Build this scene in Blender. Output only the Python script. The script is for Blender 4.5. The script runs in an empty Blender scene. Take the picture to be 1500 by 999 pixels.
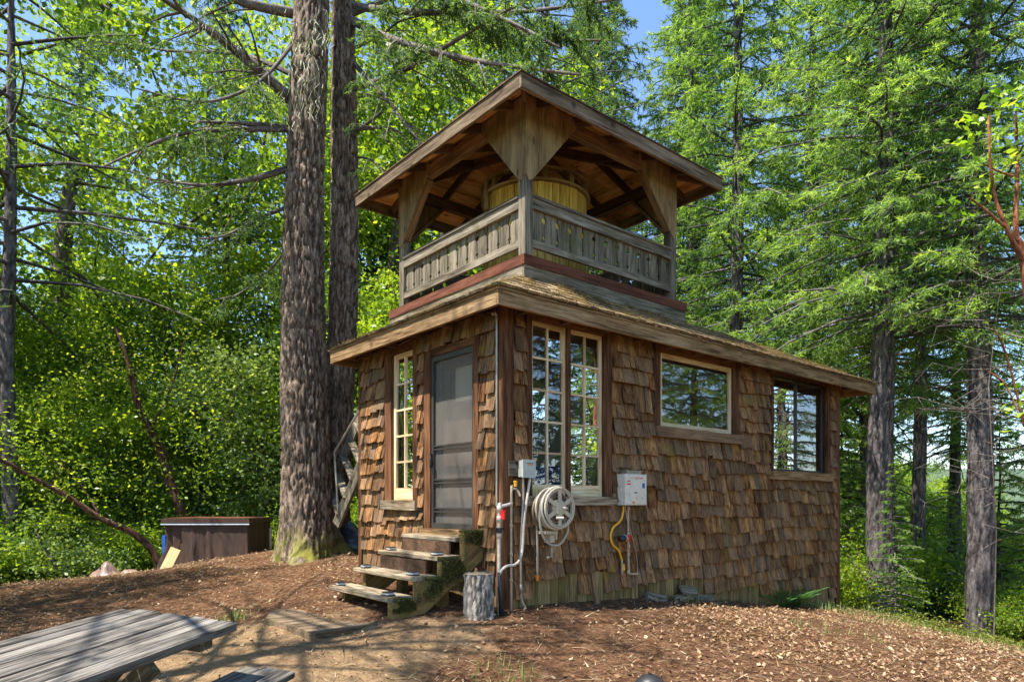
import bpy, bmesh, math, random
import numpy as np
from mathutils import Vector, Matrix

scene = bpy.context.scene
# ---------------------------------------------------------------- camera, world, sun, exposure
F, CXP, HZ, CAMZ = 988.6, 750.0, 734.0, 1.11          # focal length, centre column and horizon row of the 1500 px photograph
cam = bpy.data.cameras.new('camera'); cam.sensor_width = 36; cam.lens = F/1500*36
cam.shift_y = (HZ-499.5)/1500; cam.clip_end = 20000; cam.clip_start = .05
camo = bpy.data.objects.new('camera', cam); scene.collection.objects.link(camo)
camo.location = (0, 0, CAMZ); camo.rotation_euler = (math.pi/2, 0, 0); scene.camera = camo
HC = (-.087, 6.9); HR = (.768, .640); HL = (-.640, .768)    # cabin corner on the ground and the directions of its two seen walls
SUNV = Vector((-HR[0]+.06*HL[0], -HR[1]+.06*HL[1], 2.1)).normalized()
SELEV = math.asin(SUNV.z); SROT = math.atan2(SUNV.x, SUNV.y)
w = bpy.data.worlds.new('World'); scene.world = w; w.use_nodes = True
wt = w.node_tree; bg = wt.nodes['Background']; bg.inputs['Strength'].default_value = .135
sky = wt.nodes.new('ShaderNodeTexSky'); sky.sky_type = 'NISHITA'; sky.sun_disc = False
sky.sun_elevation = SELEV; sky.sun_rotation = SROT; sky.air_density = 1.0; sky.dust_density = .15; sky.ozone_density = 4.5
wt.links.new(sky.outputs[0], bg.inputs[0])
sun = bpy.data.lights.new('sun', 'SUN'); sun.energy = 5.0; sun.angle = math.radians(.5); sun.color = (1, .95, .87)
so = bpy.data.objects.new('sun', sun); scene.collection.objects.link(so)
so.rotation_euler = SUNV.to_track_quat('Z', 'Y').to_euler()
scene.view_settings.view_transform = 'Standard'; scene.view_settings.look = 'None'
scene.view_settings.exposure = 1.35; scene.view_settings.gamma = 1; scene.view_settings.use_curve_mapping = False
scene.cycles.max_bounces = 8; scene.cycles.transparent_max_bounces = 16; scene.cycles.transmission_bounces = 6
scene.cycles.diffuse_bounces = 4

random.seed(7); RNG = np.random.default_rng(11)
def rr(a, b): return random.uniform(a, b)

# ---------------------------------------------------------------- numpy noise
def _h(ix, iy, iz):
    n = (ix*374761393 + iy*668265263 + iz*2147483647*3 + 1013904223) & 0xffffffff
    n = ((n ^ (n >> 13))*1274126177) & 0xffffffff
    n = ((n ^ (n >> 16))*224682251) & 0xffffffff
    return ((n ^ (n >> 15)) & 0xffff)/65535.0
def vn(x, y, z):
    x, y, z = np.broadcast_arrays(np.asarray(x, float), np.asarray(y, float), np.asarray(z, float))
    fx, fy, fz = np.floor(x), np.floor(y), np.floor(z)
    ix, iy, iz = fx.astype(np.int64), fy.astype(np.int64), fz.astype(np.int64)
    tx, ty, tz = x-fx, y-fy, z-fz
    tx, ty, tz = tx*tx*(3-2*tx), ty*ty*(3-2*ty), tz*tz*(3-2*tz)
    r = 0
    for a in (0, 1):
        for b in (0, 1):
            for c in (0, 1):
                wgt = (tx if a else 1-tx)*(ty if b else 1-ty)*(tz if c else 1-tz)
                r = r + wgt*_h(ix+a, iy+b, iz+c)
    return r
def fbm(x, y, z, o=4):
    s = 0; a = .5
    for i in range(o):
        s = s + a*vn(np.asarray(x)*2**i+i*17.3, np.asarray(y)*2**i+i*5.1, np.asarray(z)*2**i+i*9.7); a *= .5
    return s

# ---------------------------------------------------------------- materials
def nmat(name):
    m = bpy.data.materials.new(name); m.use_nodes = True
    nt = m.node_tree; b = nt.nodes['Principled BSDF']; return m, nt, b
def N(nt, t, **k):
    n = nt.nodes.new(t)
    for a, v in k.items():
        if a in n.inputs: n.inputs[a].default_value = v
        else: setattr(n, a, v)
    return n
def ramp(nt, fac, stops, interp='LINEAR'):
    r = nt.nodes.new('ShaderNodeValToRGB'); e = r.color_ramp.elements; r.color_ramp.interpolation = interp
    while len(e) < len(stops): e.new(.5)
    for i, (p, c) in enumerate(stops): e[i].position = p; e[i].color = (c[0], c[1], c[2], 1)
    nt.links.new(fac, r.inputs[0]); return r.outputs[0]
def mixc(nt, f, a, b, mode='MIX'):
    m = nt.nodes.new('ShaderNodeMix'); m.data_type = 'RGBA'; m.blend_type = mode
    for s, v in ((0, f), (6, a), (7, b)):
        if isinstance(v, (int, float)): m.inputs[s].default_value = v
        elif isinstance(v, tuple): m.inputs[s].default_value = (v[0], v[1], v[2], 1)
        else: nt.links.new(v, m.inputs[s])
    return m.outputs[2]
def mth(nt, op, a, b=0.0, clamp=False):
    m = nt.nodes.new('ShaderNodeMath'); m.operation = op; m.use_clamp = clamp
    for s, v in ((0, a), (1, b)):
        if isinstance(v, (int, float)): m.inputs[s].default_value = v
        else: nt.links.new(v, m.inputs[s])
    return m.outputs[0]
def attr(nt, name, out='Fac'):
    a = nt.nodes.new('ShaderNodeAttribute'); a.attribute_name = name; return a.outputs[out]
def scaled(nt, vec, s):
    m = nt.nodes.new('ShaderNodeVectorMath'); m.operation = 'MULTIPLY'; nt.links.new(vec, m.inputs[0]); m.inputs[1].default_value = s
    return m.outputs[0]
def noise(nt, vec, scale, detail=4, rough=.6):
    n = N(nt, 'ShaderNodeTexNoise', Scale=scale, Detail=detail, Roughness=rough)
    if vec is not None: nt.links.new(vec, n.inputs['Vector'])
    return n.outputs['Fac']
def bump(nt, b, h, strength=.5, dist=.01):
    n = N(nt, 'ShaderNodeBump', Strength=strength, Distance=dist); nt.links.new(h, n.inputs['Height']); nt.links.new(n.outputs[0], b.inputs['Normal'])

def wood(name, dark, mid, light, streak=1.0, moss=0.0, mosscol=(.10, .10, .02), rough=.85, varamt=1.0, bstr=.6, grey=0.0, knots=False):
    """grained wood; 'g' = coordinates along each piece (x = along the grain), 'var' = one random number per piece"""
    m, nt, b = nmat(name)
    g = attr(nt, 'g', 'Vector'); var = attr(nt, 'var')
    n1 = noise(nt, scaled(nt, g, (3, 55, 55)), 1.0, 6, .65)
    n2 = noise(nt, scaled(nt, g, (1.2, 9, 9)), 1.0, 3, .5)
    n3 = noise(nt, scaled(nt, g, (9, 160, 160)), 1.0, 3, .6)
    f = mth(nt, 'ADD', mth(nt, 'MULTIPLY', n1, .55), mth(nt, 'MULTIPLY', n2, .45))
    c = ramp(nt, f, [(.38, dark), (.5, mid), (.63, light)])
    v = mth(nt, 'ADD', mth(nt, 'MULTIPLY', var, .95*varamt), 1-.5*varamt)
    vm = nt.nodes.new('ShaderNodeVectorMath'); vm.operation = 'SCALE'; nt.links.new(c, vm.inputs[0]); nt.links.new(v, vm.inputs['Scale'])
    c = vm.outputs[0]
    v2 = nt.nodes.new('ShaderNodeMath'); v2.operation = 'FRACT'; nt.links.new(mth(nt, 'MULTIPLY', var, 7.31), v2.inputs[0])
    if grey > 0:
        c = mixc(nt, mth(nt, 'MULTIPLY', v2.outputs[0], grey, True), c, (light[0]*.80, light[0]*.62, light[0]*.42))
    cr = ramp(nt, mth(nt, 'ADD', mth(nt, 'MULTIPLY', n1, .5), mth(nt, 'MULTIPLY', n3, .5)), [(.36, (0, 0, 0)), (.45, (1, 1, 1))])           # dark checks along the grain
    c = mixc(nt, mth(nt, 'MULTIPLY', mth(nt, 'SUBTRACT', 1.0, cr), .75*streak, True), c, (dark[0]*.35, dark[1]*.35, dark[2]*.35))
    if moss > 0:
        tc = nt.nodes.new('ShaderNodeTexCoord')
        mn = noise(nt, tc.outputs['Object'], 2.1, 5, .65)
        mf = ramp(nt, mn, [(.62-.25*moss, (0, 0, 0)), (.76-.18*moss, (1, 1, 1))])
        c = mixc(nt, mth(nt, 'MULTIPLY', mf, .8), c, mosscol)
    if knots:
        vo = nt.nodes.new('ShaderNodeTexVoronoi'); vo.inputs['Scale'].default_value = 1.0; nt.links.new(scaled(nt, g, (2.6, 9, 3)), vo.inputs['Vector'])
        c = mixc(nt, mth(nt, 'MULTIPLY', ramp(nt, vo.outputs['Distance'], [(.07, (1, 1, 1)), (.16, (0, 0, 0))]), .75), c, (dark[0]*.3, dark[1]*.3, dark[2]*.3))
    nt.links.new(c, b.inputs['Base Color']); b.inputs['Roughness'].default_value = rough
    b.inputs['Specular IOR Level'].default_value = .25
    bump(nt, b, mth(nt, 'ADD', mth(nt, 'MULTIPLY', n1, .7), mth(nt, 'MULTIPLY', n3, .5)), bstr, .012)
    return m

def flat(name, col, rough=.6, metal=0.0, spec=.4, var=.15, nscale=25, dirt=.25):
    m, nt, b = nmat(name)
    tc = nt.nodes.new('ShaderNodeTexCoord'); n = noise(nt, tc.outputs['Object'], nscale, 4)
    c = ramp(nt, n, [(.3, tuple(x*(1-var) for x in col)), (.7, tuple(min(1, x*(1+var)) for x in col))])
    n2 = noise(nt, tc.outputs['Object'], 6, 5, .7)
    c = mixc(nt, mth(nt, 'MULTIPLY', ramp(nt, n2, [(.5, (0, 0, 0)), (.75, (1, 1, 1))]), dirt), c, (.10, .07, .04))
    nt.links.new(c, b.inputs['Base Color'])
    b.inputs['Roughness'].default_value = rough; b.inputs['Metallic'].default_value = metal; b.inputs['Specular IOR Level'].default_value = spec
    bump(nt, b, n, .12, .003)
    return m

def leafmat(name, cols, trans=.45, rough=.5):
    m, nt, b = nmat(name)
    var = attr(nt, 'var')
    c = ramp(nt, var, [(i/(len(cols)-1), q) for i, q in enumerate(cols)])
    nt.links.new(c, b.inputs['Base Color']); b.inputs['Roughness'].default_value = rough; b.inputs['Specular IOR Level'].default_value = .35
    t = nt.nodes.new('ShaderNodeBsdfTranslucent')
    tcn = mixc(nt, 1.0, c, (1.5, 1.45, .5), 'MULTIPLY'); nt.links.new(tcn, t.inputs[0])
    mx = nt.nodes.new('ShaderNodeMixShader'); mx.inputs[0].default_value = trans
    nt.links.new(b.outputs[0], mx.inputs[1]); nt.links.new(t.outputs[0], mx.inputs[2])
    nt.links.new(mx.outputs[0], nt.nodes['Material Output'].inputs[0])
    return m

def barkmat(name, dark, mid, light, vs=1.0, moss=False, lichen=.2):
    m, nt, b = nmat(name)
    tc = nt.nodes.new('ShaderNodeTexCoord'); o = tc.outputs['Object']
    n1 = noise(nt, scaled(nt, o, (17*vs, 17*vs, 6.5*vs)), 1.0, 6, .7)
    n2 = noise(nt, scaled(nt, o, (45*vs, 45*vs, 14*vs)), 1.0, 4, .7)
    f = mth(nt, 'ADD', mth(nt, 'MULTIPLY', n1, .65), mth(nt, 'MULTIPLY', n2, .35))
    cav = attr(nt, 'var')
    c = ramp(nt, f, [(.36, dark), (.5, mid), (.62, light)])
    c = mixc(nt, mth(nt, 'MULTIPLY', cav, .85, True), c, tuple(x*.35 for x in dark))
    n4 = noise(nt, o, 5, 5, .7)
    c = mixc(nt, mth(nt, 'MULTIPLY', ramp(nt, n4, [(.55, (0, 0, 0)), (.7, (1, 1, 1))]), lichen), c, (.28, .28, .22))
    if moss:
        sp = nt.nodes.new('ShaderNodeSeparateXYZ'); nt.links.new(o, sp.inputs[0])
        mz = mth(nt, 'SUBTRACT', 1.15, mth(nt, 'MULTIPLY', sp.outputs[2], 2.0), True)
        mm = mth(nt, 'MULTIPLY', mz, ramp(nt, noise(nt, o, 4, 5, .7), [(.42, (0, 0, 0)), (.55, (1, 1, 1))]))
        c = mixc(nt, mm, c, (.17, .16, .03))
    nt.links.new(c, b.inputs['Base Color']); b.inputs['Roughness'].default_value = .95; b.inputs['Specular IOR Level'].default_value = .15
    bump(nt, b, f, .9, .03)
    return m

M = {}
M['shingle'] = wood('weathered_shingle', (.026, .008, .002), (.185, .077, .022), (.41, .205, .07), grey=.34, varamt=.95, moss=.16, mosscol=(.20, .14, .012), streak=1.25, bstr=1.0)
M['sidetrim'] = wood('dark_red_trim', (.034, .012, .005), (.115, .046, .018), (.22, .10, .044), varamt=.5)
M['skirt'] = wood('mossy_skirt', (.075, .045, .015), (.20, .135, .052), (.33, .24, .11), moss=.3, mosscol=(.16, .12, .03), varamt=.8)
M['fascia'] = wood('weathered_fascia', (.08, .040, .014), (.285, .168, .074), (.46, .305, .16), moss=.1, mosscol=(.15, .12, .035), varamt=.3, knots=True)
M['rooffascia'] = wood('roof_fascia_wood', (.055, .033, .017), (.165, .112, .064), (.30, .22, .14), varamt=.3, knots=True)
M['soffit'] = wood('soffit_board', (.10, .055, .028), (.22, .125, .065), (.33, .20, .11), varamt=.5)
M['greywood'] = wood('silvered_wood', (.052, .041, .027), (.165, .135, .090), (.31, .26, .19), moss=.25, mosscol=(.10, .095, .035), varamt=.5, knots=True)
M['redboard'] = wood('red_painted_board', (.06, .019, .009), (.125, .041, .021), (.19, .075, .042), streak=.3, varamt=.3, bstr=.25)
M['ply'] = wood('plywood', (.12, .072, .028), (.25, .162, .072), (.36, .255, .125), streak=.3, varamt=.35, bstr=.3, moss=.3, mosscol=(.09, .06, .022), knots=True)
M['plyroof'] = wood('roof_plywood', (.30, .12, .035), (.62, .31, .10), (.76, .46, .18), streak=.3, varamt=.7, bstr=.2, moss=.25, mosscol=(.15, .06, .025), knots=True)
M['rafter'] = wood('dark_rafter', (.050, .026, .014), (.115, .062, .034), (.19, .11, .06), varamt=.6)
M['cream'] = wood('cream_sash', (.42, .27, .13), (.70, .51, .29), (.82, .68, .46), streak=.3, varamt=.2, bstr=.25)
M['tablewood'] = wood('grey_table_plank', (.035, .031, .027), (.150, .132, .110), (.27, .245, .21), varamt=.5, rough=.97, bstr=1.0, knots=True)
M['step'] = wood('step_tread', (.10, .066, .034), (.29, .22, .14), (.46, .375, .26), moss=.2, varamt=.35)
M['mosswood'] = wood('mossy_stringer', (.09, .055, .02), (.21, .13, .045), (.32, .21, .08), moss=.75, mosscol=(.085, .085, .018), varamt=.4)
M['tankwood'] = wood('tank_stave', (.34, .18, .025), (.66, .42, .075), (.80, .60, .18), varamt=.6, streak=.35)
M['shake'] = wood('roof_shake', (.075, .048, .022), (.22, .15, .078), (.42, .32, .19), moss=.3, mosscol=(.16, .14, .035), varamt=.8)
M['newwood'] = wood('pale_plywood', (.50, .33, .14), (.66, .47, .22), (.76, .58, .32), streak=.1, varamt=.2, bstr=.2)
M['pvc'] = flat('white_pvc', (.62, .55, .44), .45, dirt=.6)
M['copper'] = flat('tan_pipe', (.46, .34, .22), .45, dirt=.4)
M['galv'] = flat('grey_conduit', (.40, .35, .28), .4, metal=.5)
M['boxpaint'] = flat('beige_box', (.50, .50, .43), .5)
M['white'] = flat('white_enamel', (.74, .66, .53), .4, dirt=.3)
M['red'] = flat('red_plastic', (.75, .02, .02), .4, dirt=0)
M['orange'] = flat('orange_plastic', (.75, .22, .03), .4, dirt=.1)
M['yellow'] = flat('yellow_gas_hose', (.85, .42, .02), .45, dirt=.1)
M['blue'] = flat('blue_plastic', (.02, .10, .38), .4)
M['black'] = flat('black_plastic', (.02, .02, .022), .45)
M['darkmetal'] = flat('dark_bronze', (.06, .055, .05), .5, metal=.3)
M['hose'] = flat('beige_hose', (.46, .40, .31), .5)
M['reel'] = flat('tan_reel', (.52, .43, .30), .5)
M['interior'] = flat('interior_plaster', (.70, .60, .46), .9, nscale=3)
M['inwood'] = flat('interior_wood', (.12, .07, .04), .8)
M['bluecloth'] = flat('blue_cloth', (.015, .07, .36), .8, nscale=60)
M['silverstrap'] = flat('silver_strap', (.55, .62, .68), .4)
M['glassblock'] = flat('frosted_glass', (.55, .56, .52), .2)

def glassmat():
    m, nt, b = nmat('window_glass'); nt.nodes.remove(b)
    fr = N(nt, 'ShaderNodeFresnel', IOR=1.5)
    t = nt.nodes.new('ShaderNodeBsdfTransparent'); t.inputs[0].default_value = (.80, .84, .82, 1)
    g = nt.nodes.new('ShaderNodeBsdfGlossy'); g.inputs['Roughness'].default_value = .0
    tc = nt.nodes.new('ShaderNodeTexCoord')
    bp = N(nt, 'ShaderNodeBump', Strength=.04, Distance=.02); nt.links.new(noise(nt, tc.outputs['Object'], 2.2, 1), bp.inputs['Height'])
    nt.links.new(bp.outputs[0], g.inputs['Normal'])
    mx = nt.nodes.new('ShaderNodeMixShader'); nt.links.new(mth(nt, 'ADD', mth(nt, 'MULTIPLY', fr.outputs[0], 1.8), .13, True), mx.inputs[0])
    nt.links.new(t.outputs[0], mx.inputs[1]); nt.links.new(g.outputs[0], mx.inputs[2])
    nt.links.new(mx.outputs[0], nt.nodes['Material Output'].inputs[0]); return m
M['glass'] = glassmat()
def screenmat():
    m, nt, b = nmat('insect_screen')
    b.inputs['Base Color'].default_value = (.19, .172, .15, 1); b.inputs['Roughness'].default_value = .6
    t = nt.nodes.new('ShaderNodeBsdfTransparent'); mx = nt.nodes.new('ShaderNodeMixShader'); mx.inputs[0].default_value = .50
    nt.links.new(t.outputs[0], mx.inputs[1]); nt.links.new(b.outputs[0], mx.inputs[2])
    nt.links.new(mx.outputs[0], nt.nodes['Material Output'].inputs[0]); return m
M['screen'] = screenmat()
def clothmat(name, col, rough=.45, s=6):
    m, nt, b = nmat(name); tc = nt.nodes.new('ShaderNodeTexCoord')
    n = noise(nt, scaled(nt, tc.outputs['Object'], (s, s, s*.35)), 1, 5, .6)
    nt.links.new(ramp(nt, n, [(.3, tuple(x*.6 for x in col)), (.7, tuple(x*1.4 for x in col))]), b.inputs['Base Color'])
    b.inputs['Roughness'].default_value = rough; bump(nt, b, n, .6, .03); return m
M['tarp'] = clothmat('brown_tarp', (.050, .024, .014), .75); M['blacktarp'] = clothmat('black_tarp', (.03, .033, .038), .3)
M['greytarp'] = clothmat('grey_brown_tarp', (.22, .14, .11), .35)
M['fir_bark'] = barkmat('fir_bark', (.060, .038, .026), (.205, .145, .102), (.42, .325, .245), 1.0, True, .25)
M['conifer_bark'] = barkmat('conifer_bark', (.050, .042, .042), (.135, .115, .11), (.26, .23, .215), 1.0)
M['pale_bark'] = barkmat('pale_bark', (.16, .13, .12), (.34, .30, .28), (.52, .48, .45), 1.0)
M['leaf_bark'] = barkmat('grey_bark', (.05, .038, .03), (.13, .10, .08), (.26, .21, .17), 1.5)
M['madrone_bark'] = barkmat('madrone_bark', (.13, .045, .022), (.30, .11, .05), (.42, .20, .11), 1.0, lichen=.05)
M['dark_madrone'] = barkmat('dark_madrone_bark', (.04, .02, .012), (.13, .065, .038), (.24, .14, .09), 1.4, lichen=.15)
M['stump'] = barkmat('grey_stump', (.13, .11, .09), (.36, .32, .27), (.58, .53, .46), 2.2, lichen=.1)
M['branch'] = barkmat('bare_branch', (.08, .06, .05), (.19, .155, .13), (.33, .29, .25), 2)
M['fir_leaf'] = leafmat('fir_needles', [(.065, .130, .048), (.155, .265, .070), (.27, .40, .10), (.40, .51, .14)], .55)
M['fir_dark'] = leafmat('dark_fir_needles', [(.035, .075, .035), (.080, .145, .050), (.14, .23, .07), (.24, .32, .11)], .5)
M['broad_leaf'] = leafmat('bay_leaves', [(.07, .14, .025), (.19, .30, .035), (.33, .43, .05), (.50, .55, .10)], .58, .35)
M['broad_dark'] = leafmat('oak_leaves', [(.06, .12, .025), (.15, .24, .035), (.27, .36, .05), (.44, .50, .09)], .58, .4)
M['pale_leaf'] = leafmat('pale_bay_leaves', [(.09, .16, .05), (.20, .30, .09), (.32, .41, .15), (.46, .52, .24)], .5, .4)
M['madrone_leaf'] = leafmat('madrone_leaves', [(.10, .22, .02), (.19, .36, .03), (.30, .46, .04), (.42, .52, .06)], .5, .35)
M['fern'] = leafmat('fern_green', [(.05, .13, .03), (.09, .22, .05)], .4)
M['grass'] = leafmat('grass_blades', [(.06, .12, .02), (.14, .22, .04), (.30, .30, .12)], .3)
M['moss_shrub'] = leafmat('yellow_shrub', [(.06, .09, .01), (.13, .16, .02), (.23, .24, .03)], .3)
M['lichen'] = leafmat('pale_lichen', [(.26, .29, .16), (.42, .45, .27), (.5, .52, .34)], .3)
M['litter'] = leafmat('fallen_leaves', [(.08, .034, .015), (.17, .085, .04), (.26, .155, .08), (.44, .32, .20)], .15, .6)
M['straw'] = leafmat('dry_needles', [(.16, .10, .05), (.30, .21, .11), (.5, .40, .26)], .1)

# ---------------------------------------------------------------- object helpers
COL = scene.collection
def tag(o, label=None, cat=None, group=None, kind=None):
    if label: o['label'] = label
    if cat: o['category'] = cat
    if group: o['group'] = group
    if kind: o['kind'] = kind
    return o
def empty(name, label=None, cat=None, loc=(0, 0, 0), rz=0, group=None):
    o = bpy.data.objects.new(name, None); COL.objects.link(o); o.location = loc; o.rotation_euler = (0, 0, rz)
    return tag(o, label, cat, group)
def link(name, me, mat, parent=None):
    if mat is not None and not me.materials: me.materials.append(mat)
    o = bpy.data.objects.new(name, me); COL.objects.link(o)
    if name in ('crown', 'branches', 'limbs', 'twigs', 'needles', 'leaves', 'fronds', 'foliage'): o['kind'] = 'stuff'
    if parent is not None: o.parent = parent
    return o

def mR(a, o, z): return (a, -o, z)        # a along the wide wall, o outwards, z up -> cabin coordinates
def mL(a, o, z): return (-o, a, z)        # the same for the door wall
def mI(a, o, z): return (a, o, z)
class MB:
    """collects solids as ONE mesh, with grain coordinates 'g' and one random 'var' per solid"""
    def __init__(s, mp=mI): s.v = []; s.f = []; s.g = []; s.r = []; s.mp = mp
    def add(s, vs, fs, gs=None, var=None, mp=None):
        mp = mp or s.mp; n = len(s.v); off = (rr(0, 60), rr(0, 60), rr(0, 60)); var = random.random() if var is None else var
        s.v += [mp(*p) for p in vs]; s.g += [(q[0]+off[0], q[1]+off[1], q[2]+off[2]) for q in (gs or vs)]
        s.r += [var]*len(vs); s.f += [tuple(i+n for i in f) for f in fs]; return s
    def box(s, a0, a1, o0, o1, z0, z1, grain='a', j=0.0, var=None):
        vs = [(x, y, z) for x in (a0, a1) for y in (o0, o1) for z in (z0, z1)]
        if j: vs = [(x+rr(-j, j), y+rr(-j, j)*.5, z+rr(-j, j)) for x, y, z in vs]
        k = {'a': (0, 1, 2), 'o': (1, 0, 2), 'z': (2, 0, 1)}[grain]
        return s.add(vs, [(0, 1, 3, 2), (4, 6, 7, 5), (0, 4, 5, 1), (2, 3, 7, 6), (0, 2, 6, 4), (1, 5, 7, 3)], [tuple(p[i] for i in k) for p in vs], var)
    def beam(s, p, q, wd, th, up=(0, 0, 1), var=None, j=0.0, cham=0.0):
        """a board from p to q, wd across, th along 'up'"""
        p, q = Vector(p), Vector(q); d = (q-p); L = d.length; d.normalize(); x = d.cross(Vector(up)).normalized(); u = x.cross(d)
        vs = []; gs = []
        prof = [(-wd/2, -th/2), (wd/2, -th/2), (wd/2, th/2), (-wd/2, th/2)]
        if cham:
            c = cham; W, T = wd/2, th/2
            prof = [(-W+c, -T), (W-c, -T), (W, -T+c), (W, T-c), (W-c, T), (-W+c, T), (-W, T-c), (-W, -T+c)]
        k = len(prof)
        for t, e in ((0, p), (L, q)):
            for a, b in prof:
                a2, b2 = a+rr(-j, j), b+rr(-j, j); vs.append(tuple(e+x*a2+u*b2)); gs.append((t, a, b))
        fs = [tuple(range(k))[::-1], tuple(range(k, 2*k))]+[(i, (i+1) % k, k+(i+1) % k, k+i) for i in range(k)]
        return s.add(vs, fs, gs, var)
    def prism(s, poly, o0, o1, grain='z', var=None):
        """polygon in the a-z plane, extruded from o0 to o1"""
        k = len(poly); vs = [(a, o0, z) for a, z in poly]+[(a, o1, z) for a, z in poly]
        gs = [(z, a, o) if grain == 'z' else (a, z, o) for a, o, z in vs]
        return s.add(vs, [tuple(range(k)), tuple(range(2*k-1, k-1, -1))]+[(i, k+i, k+(i+1) % k, (i+1) % k) for i in range(k)], gs, var)
    def tube(s, pts, r, n=8, var=None, caps=True, closed=False):
        pts = [Vector(p) for p in pts]; rs = r if isinstance(r, (list, tuple)) else [r]*len(pts)
        vs = []; gs = []; ref = Vector((0, 0, 1)); L = 0
        m = len(pts); px = None
        for i, p in enumerate(pts):
            a = pts[(i-1) % m] if (closed or i > 0) else p; b = pts[(i+1) % m] if (closed or i < m-1) else p
            d = (b-a).normalized()
            if px is None: px = d.cross(ref if abs(d.z) < .9 else Vector((1, 0, 0))).normalized()
            else: px = (px-d*px.dot(d)).normalized()
            y = d.cross(px)
            if i: L += (p-pts[i-1]).length
            for k in range(n):
                t = 2*math.pi*k/n; vs.append(tuple(p+(px*math.cos(t)+y*math.sin(t))*rs[i])); gs.append((L, rs[i]*math.cos(t), rs[i]*math.sin(t)))
        fs = []
        for i in range(m if closed else m-1):
            for k in range(n): fs.append((i*n+k, i*n+(k+1) % n, ((i+1) % m)*n+(k+1) % n, ((i+1) % m)*n+k))
        if caps and not closed: fs += [tuple(range(n))[::-1], tuple(range((m-1)*n, m*n))]
        return s.add(vs, fs, gs, var)
    def disc(s, c, axis, r, h, n=24, r2=None, var=None):
        a = Vector(axis).normalized(); c = Vector(c)
        return s.tube([tuple(c-a*h/2), tuple(c+a*h/2)], [r, r if r2 is None else r2], n, var)
    def build(s, name, mat, parent=None, smooth=False):
        me = bpy.data.meshes.new(name); me.from_pydata(s.v, [], s.f)
        bm = bmesh.new(); bm.from_mesh(me); bmesh.ops.recalc_face_normals(bm, faces=bm.faces); bm.to_mesh(me); bm.free()
        at = me.attributes.new('g', 'FLOAT_VECTOR', 'POINT'); at.data.foreach_set('vector', np.array(s.g, np.float32).ravel())
        at = me.attributes.new('var', 'FLOAT', 'POINT'); at.data.foreach_set('value', np.array(s.r, np.float32))
        if smooth: me.polygons.foreach_set('use_smooth', [True]*len(me.polygons))
        return link(name, me, mat, parent)
def smooth_path(pts, n=6):
    P = [Vector(p) for p in pts]; out = []
    for i in range(len(P)-1):
        a, b, c, d = P[max(i-1, 0)], P[i], P[i+1], P[min(i+2, len(P)-1)]
        for k in range(n):
            t = k/n; out.append(.5*((2*b)+(c-a)*t+(2*a-5*b+4*c-d)*t*t+(3*b-a-3*c+d)*t**3))
    out.append(P[-1]); return [tuple(p) for p in out]
def np_mesh(name, V, k, var):
    """V: (n*k,3) points, every k of them one face"""
    V = np.asarray(V, np.float32).reshape(-1, 3); n = len(V)//k
    me = bpy.data.meshes.new(name); me.vertices.add(len(V)); me.vertices.foreach_set('co', V.ravel())
    me.loops.add(len(V)); me.loops.foreach_set('vertex_index', np.arange(len(V), dtype=np.int32))
    me.polygons.add(n); me.polygons.foreach_set('loop_start', np.arange(0, len(V), k, dtype=np.int32))
    me.update(calc_edges=True)
    at = me.attributes.new('var', 'FLOAT', 'FACE'); at.data.foreach_set('value', np.asarray(var, np.float32)); return me

# pixel of the photograph -> point in a plane of the cabin (a wall, or one parallel to it)
def PR(px, py, o=0.0):
    t = (px-CXP)/F; X0 = HC[0]-HL[0]*o; Y0 = HC[1]-HL[1]*o
    u = (t*Y0-X0)/(HR[0]-t*HR[1]); return u, CAMZ-(py-HZ)/F*(Y0+HR[1]*u)
def PL(px, py, o=0.0):
    t = (px-CXP)/F; X0 = HC[0]-HR[0]*o; Y0 = HC[1]-HR[1]*o
    v = (t*Y0-X0)/(HL[0]-t*HL[1]); return v, CAMZ-(py-HZ)/F*(Y0+HL[1]*v)
def at(px, py, Y): return ((px-CXP)/F*Y, Y, CAMZ-(py-HZ)/F*Y)
def h2w(u, v, z=0): return (HC[0]+HR[0]*u+HL[0]*v, HC[1]+HR[1]*u+HL[1]*v, z)
HROT = math.atan2(HR[1], HR[0])

# ---------------------------------------------------------------- terrain
CP = np.array([(0, 0, -.38), (-3, 0, -.4), (3, 0, -.45), (0, 5, -.27), (-2.6, 5.1, -.26), (2.6, 5.1, -.30), (4.6, 6.2, -.52), (-5, 5, -.38),
 (-.09, 6.9, 0), (-1.19, 6.5, -.01), (-2.07, 9.27, .2), (2.2, 8.83, -.17), (2.4, 8.2, -.2), (5.6, 11.64, -.70), (4.0, 10.2, -.45), (-3.4, 11, .2), (-6.5, 12.3, -.18), (-4.5, 12.3, .2),
 (-8.35, 11, -.28), (-3.6, 8, -.16), (-6, 8, -.3), (6.2, 9.5, -.77), (6.45, 8.5, -.79), (6.0, 10.8, -.75), (9, 12, -1.7), (8, 16, -1.8), (11, 9, -2.0), (10, 5, -1.6),
 (0, 16, -.3), (-10, 15.5, -1.5), (-6, 17, -1.2), (-12, 10, -1.2), (5, 18, -1.6), (-9, 0, -.6), (8, 0, -.9), (-3, 14.5, .1), (0, -10, -.6), (1, 11, .0)])
def _tps(r2): return np.where(r2 > 1e-9, r2*np.log(r2+1e-12), 0)
_d = ((CP[:, None, :2]-CP[None, :, :2])**2).sum(2); _n = len(CP)
_A = np.zeros((_n+3, _n+3)); _A[:_n, :_n] = _tps(_d)+np.eye(_n)*.05; _A[:_n, _n] = 1; _A[:_n, _n+1:] = CP[:, :2]; _A[_n:, :_n] = _A[:_n, _n:].T
_W = np.linalg.solve(_A, np.concatenate([CP[:, 2], [0, 0, 0]]))
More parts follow.
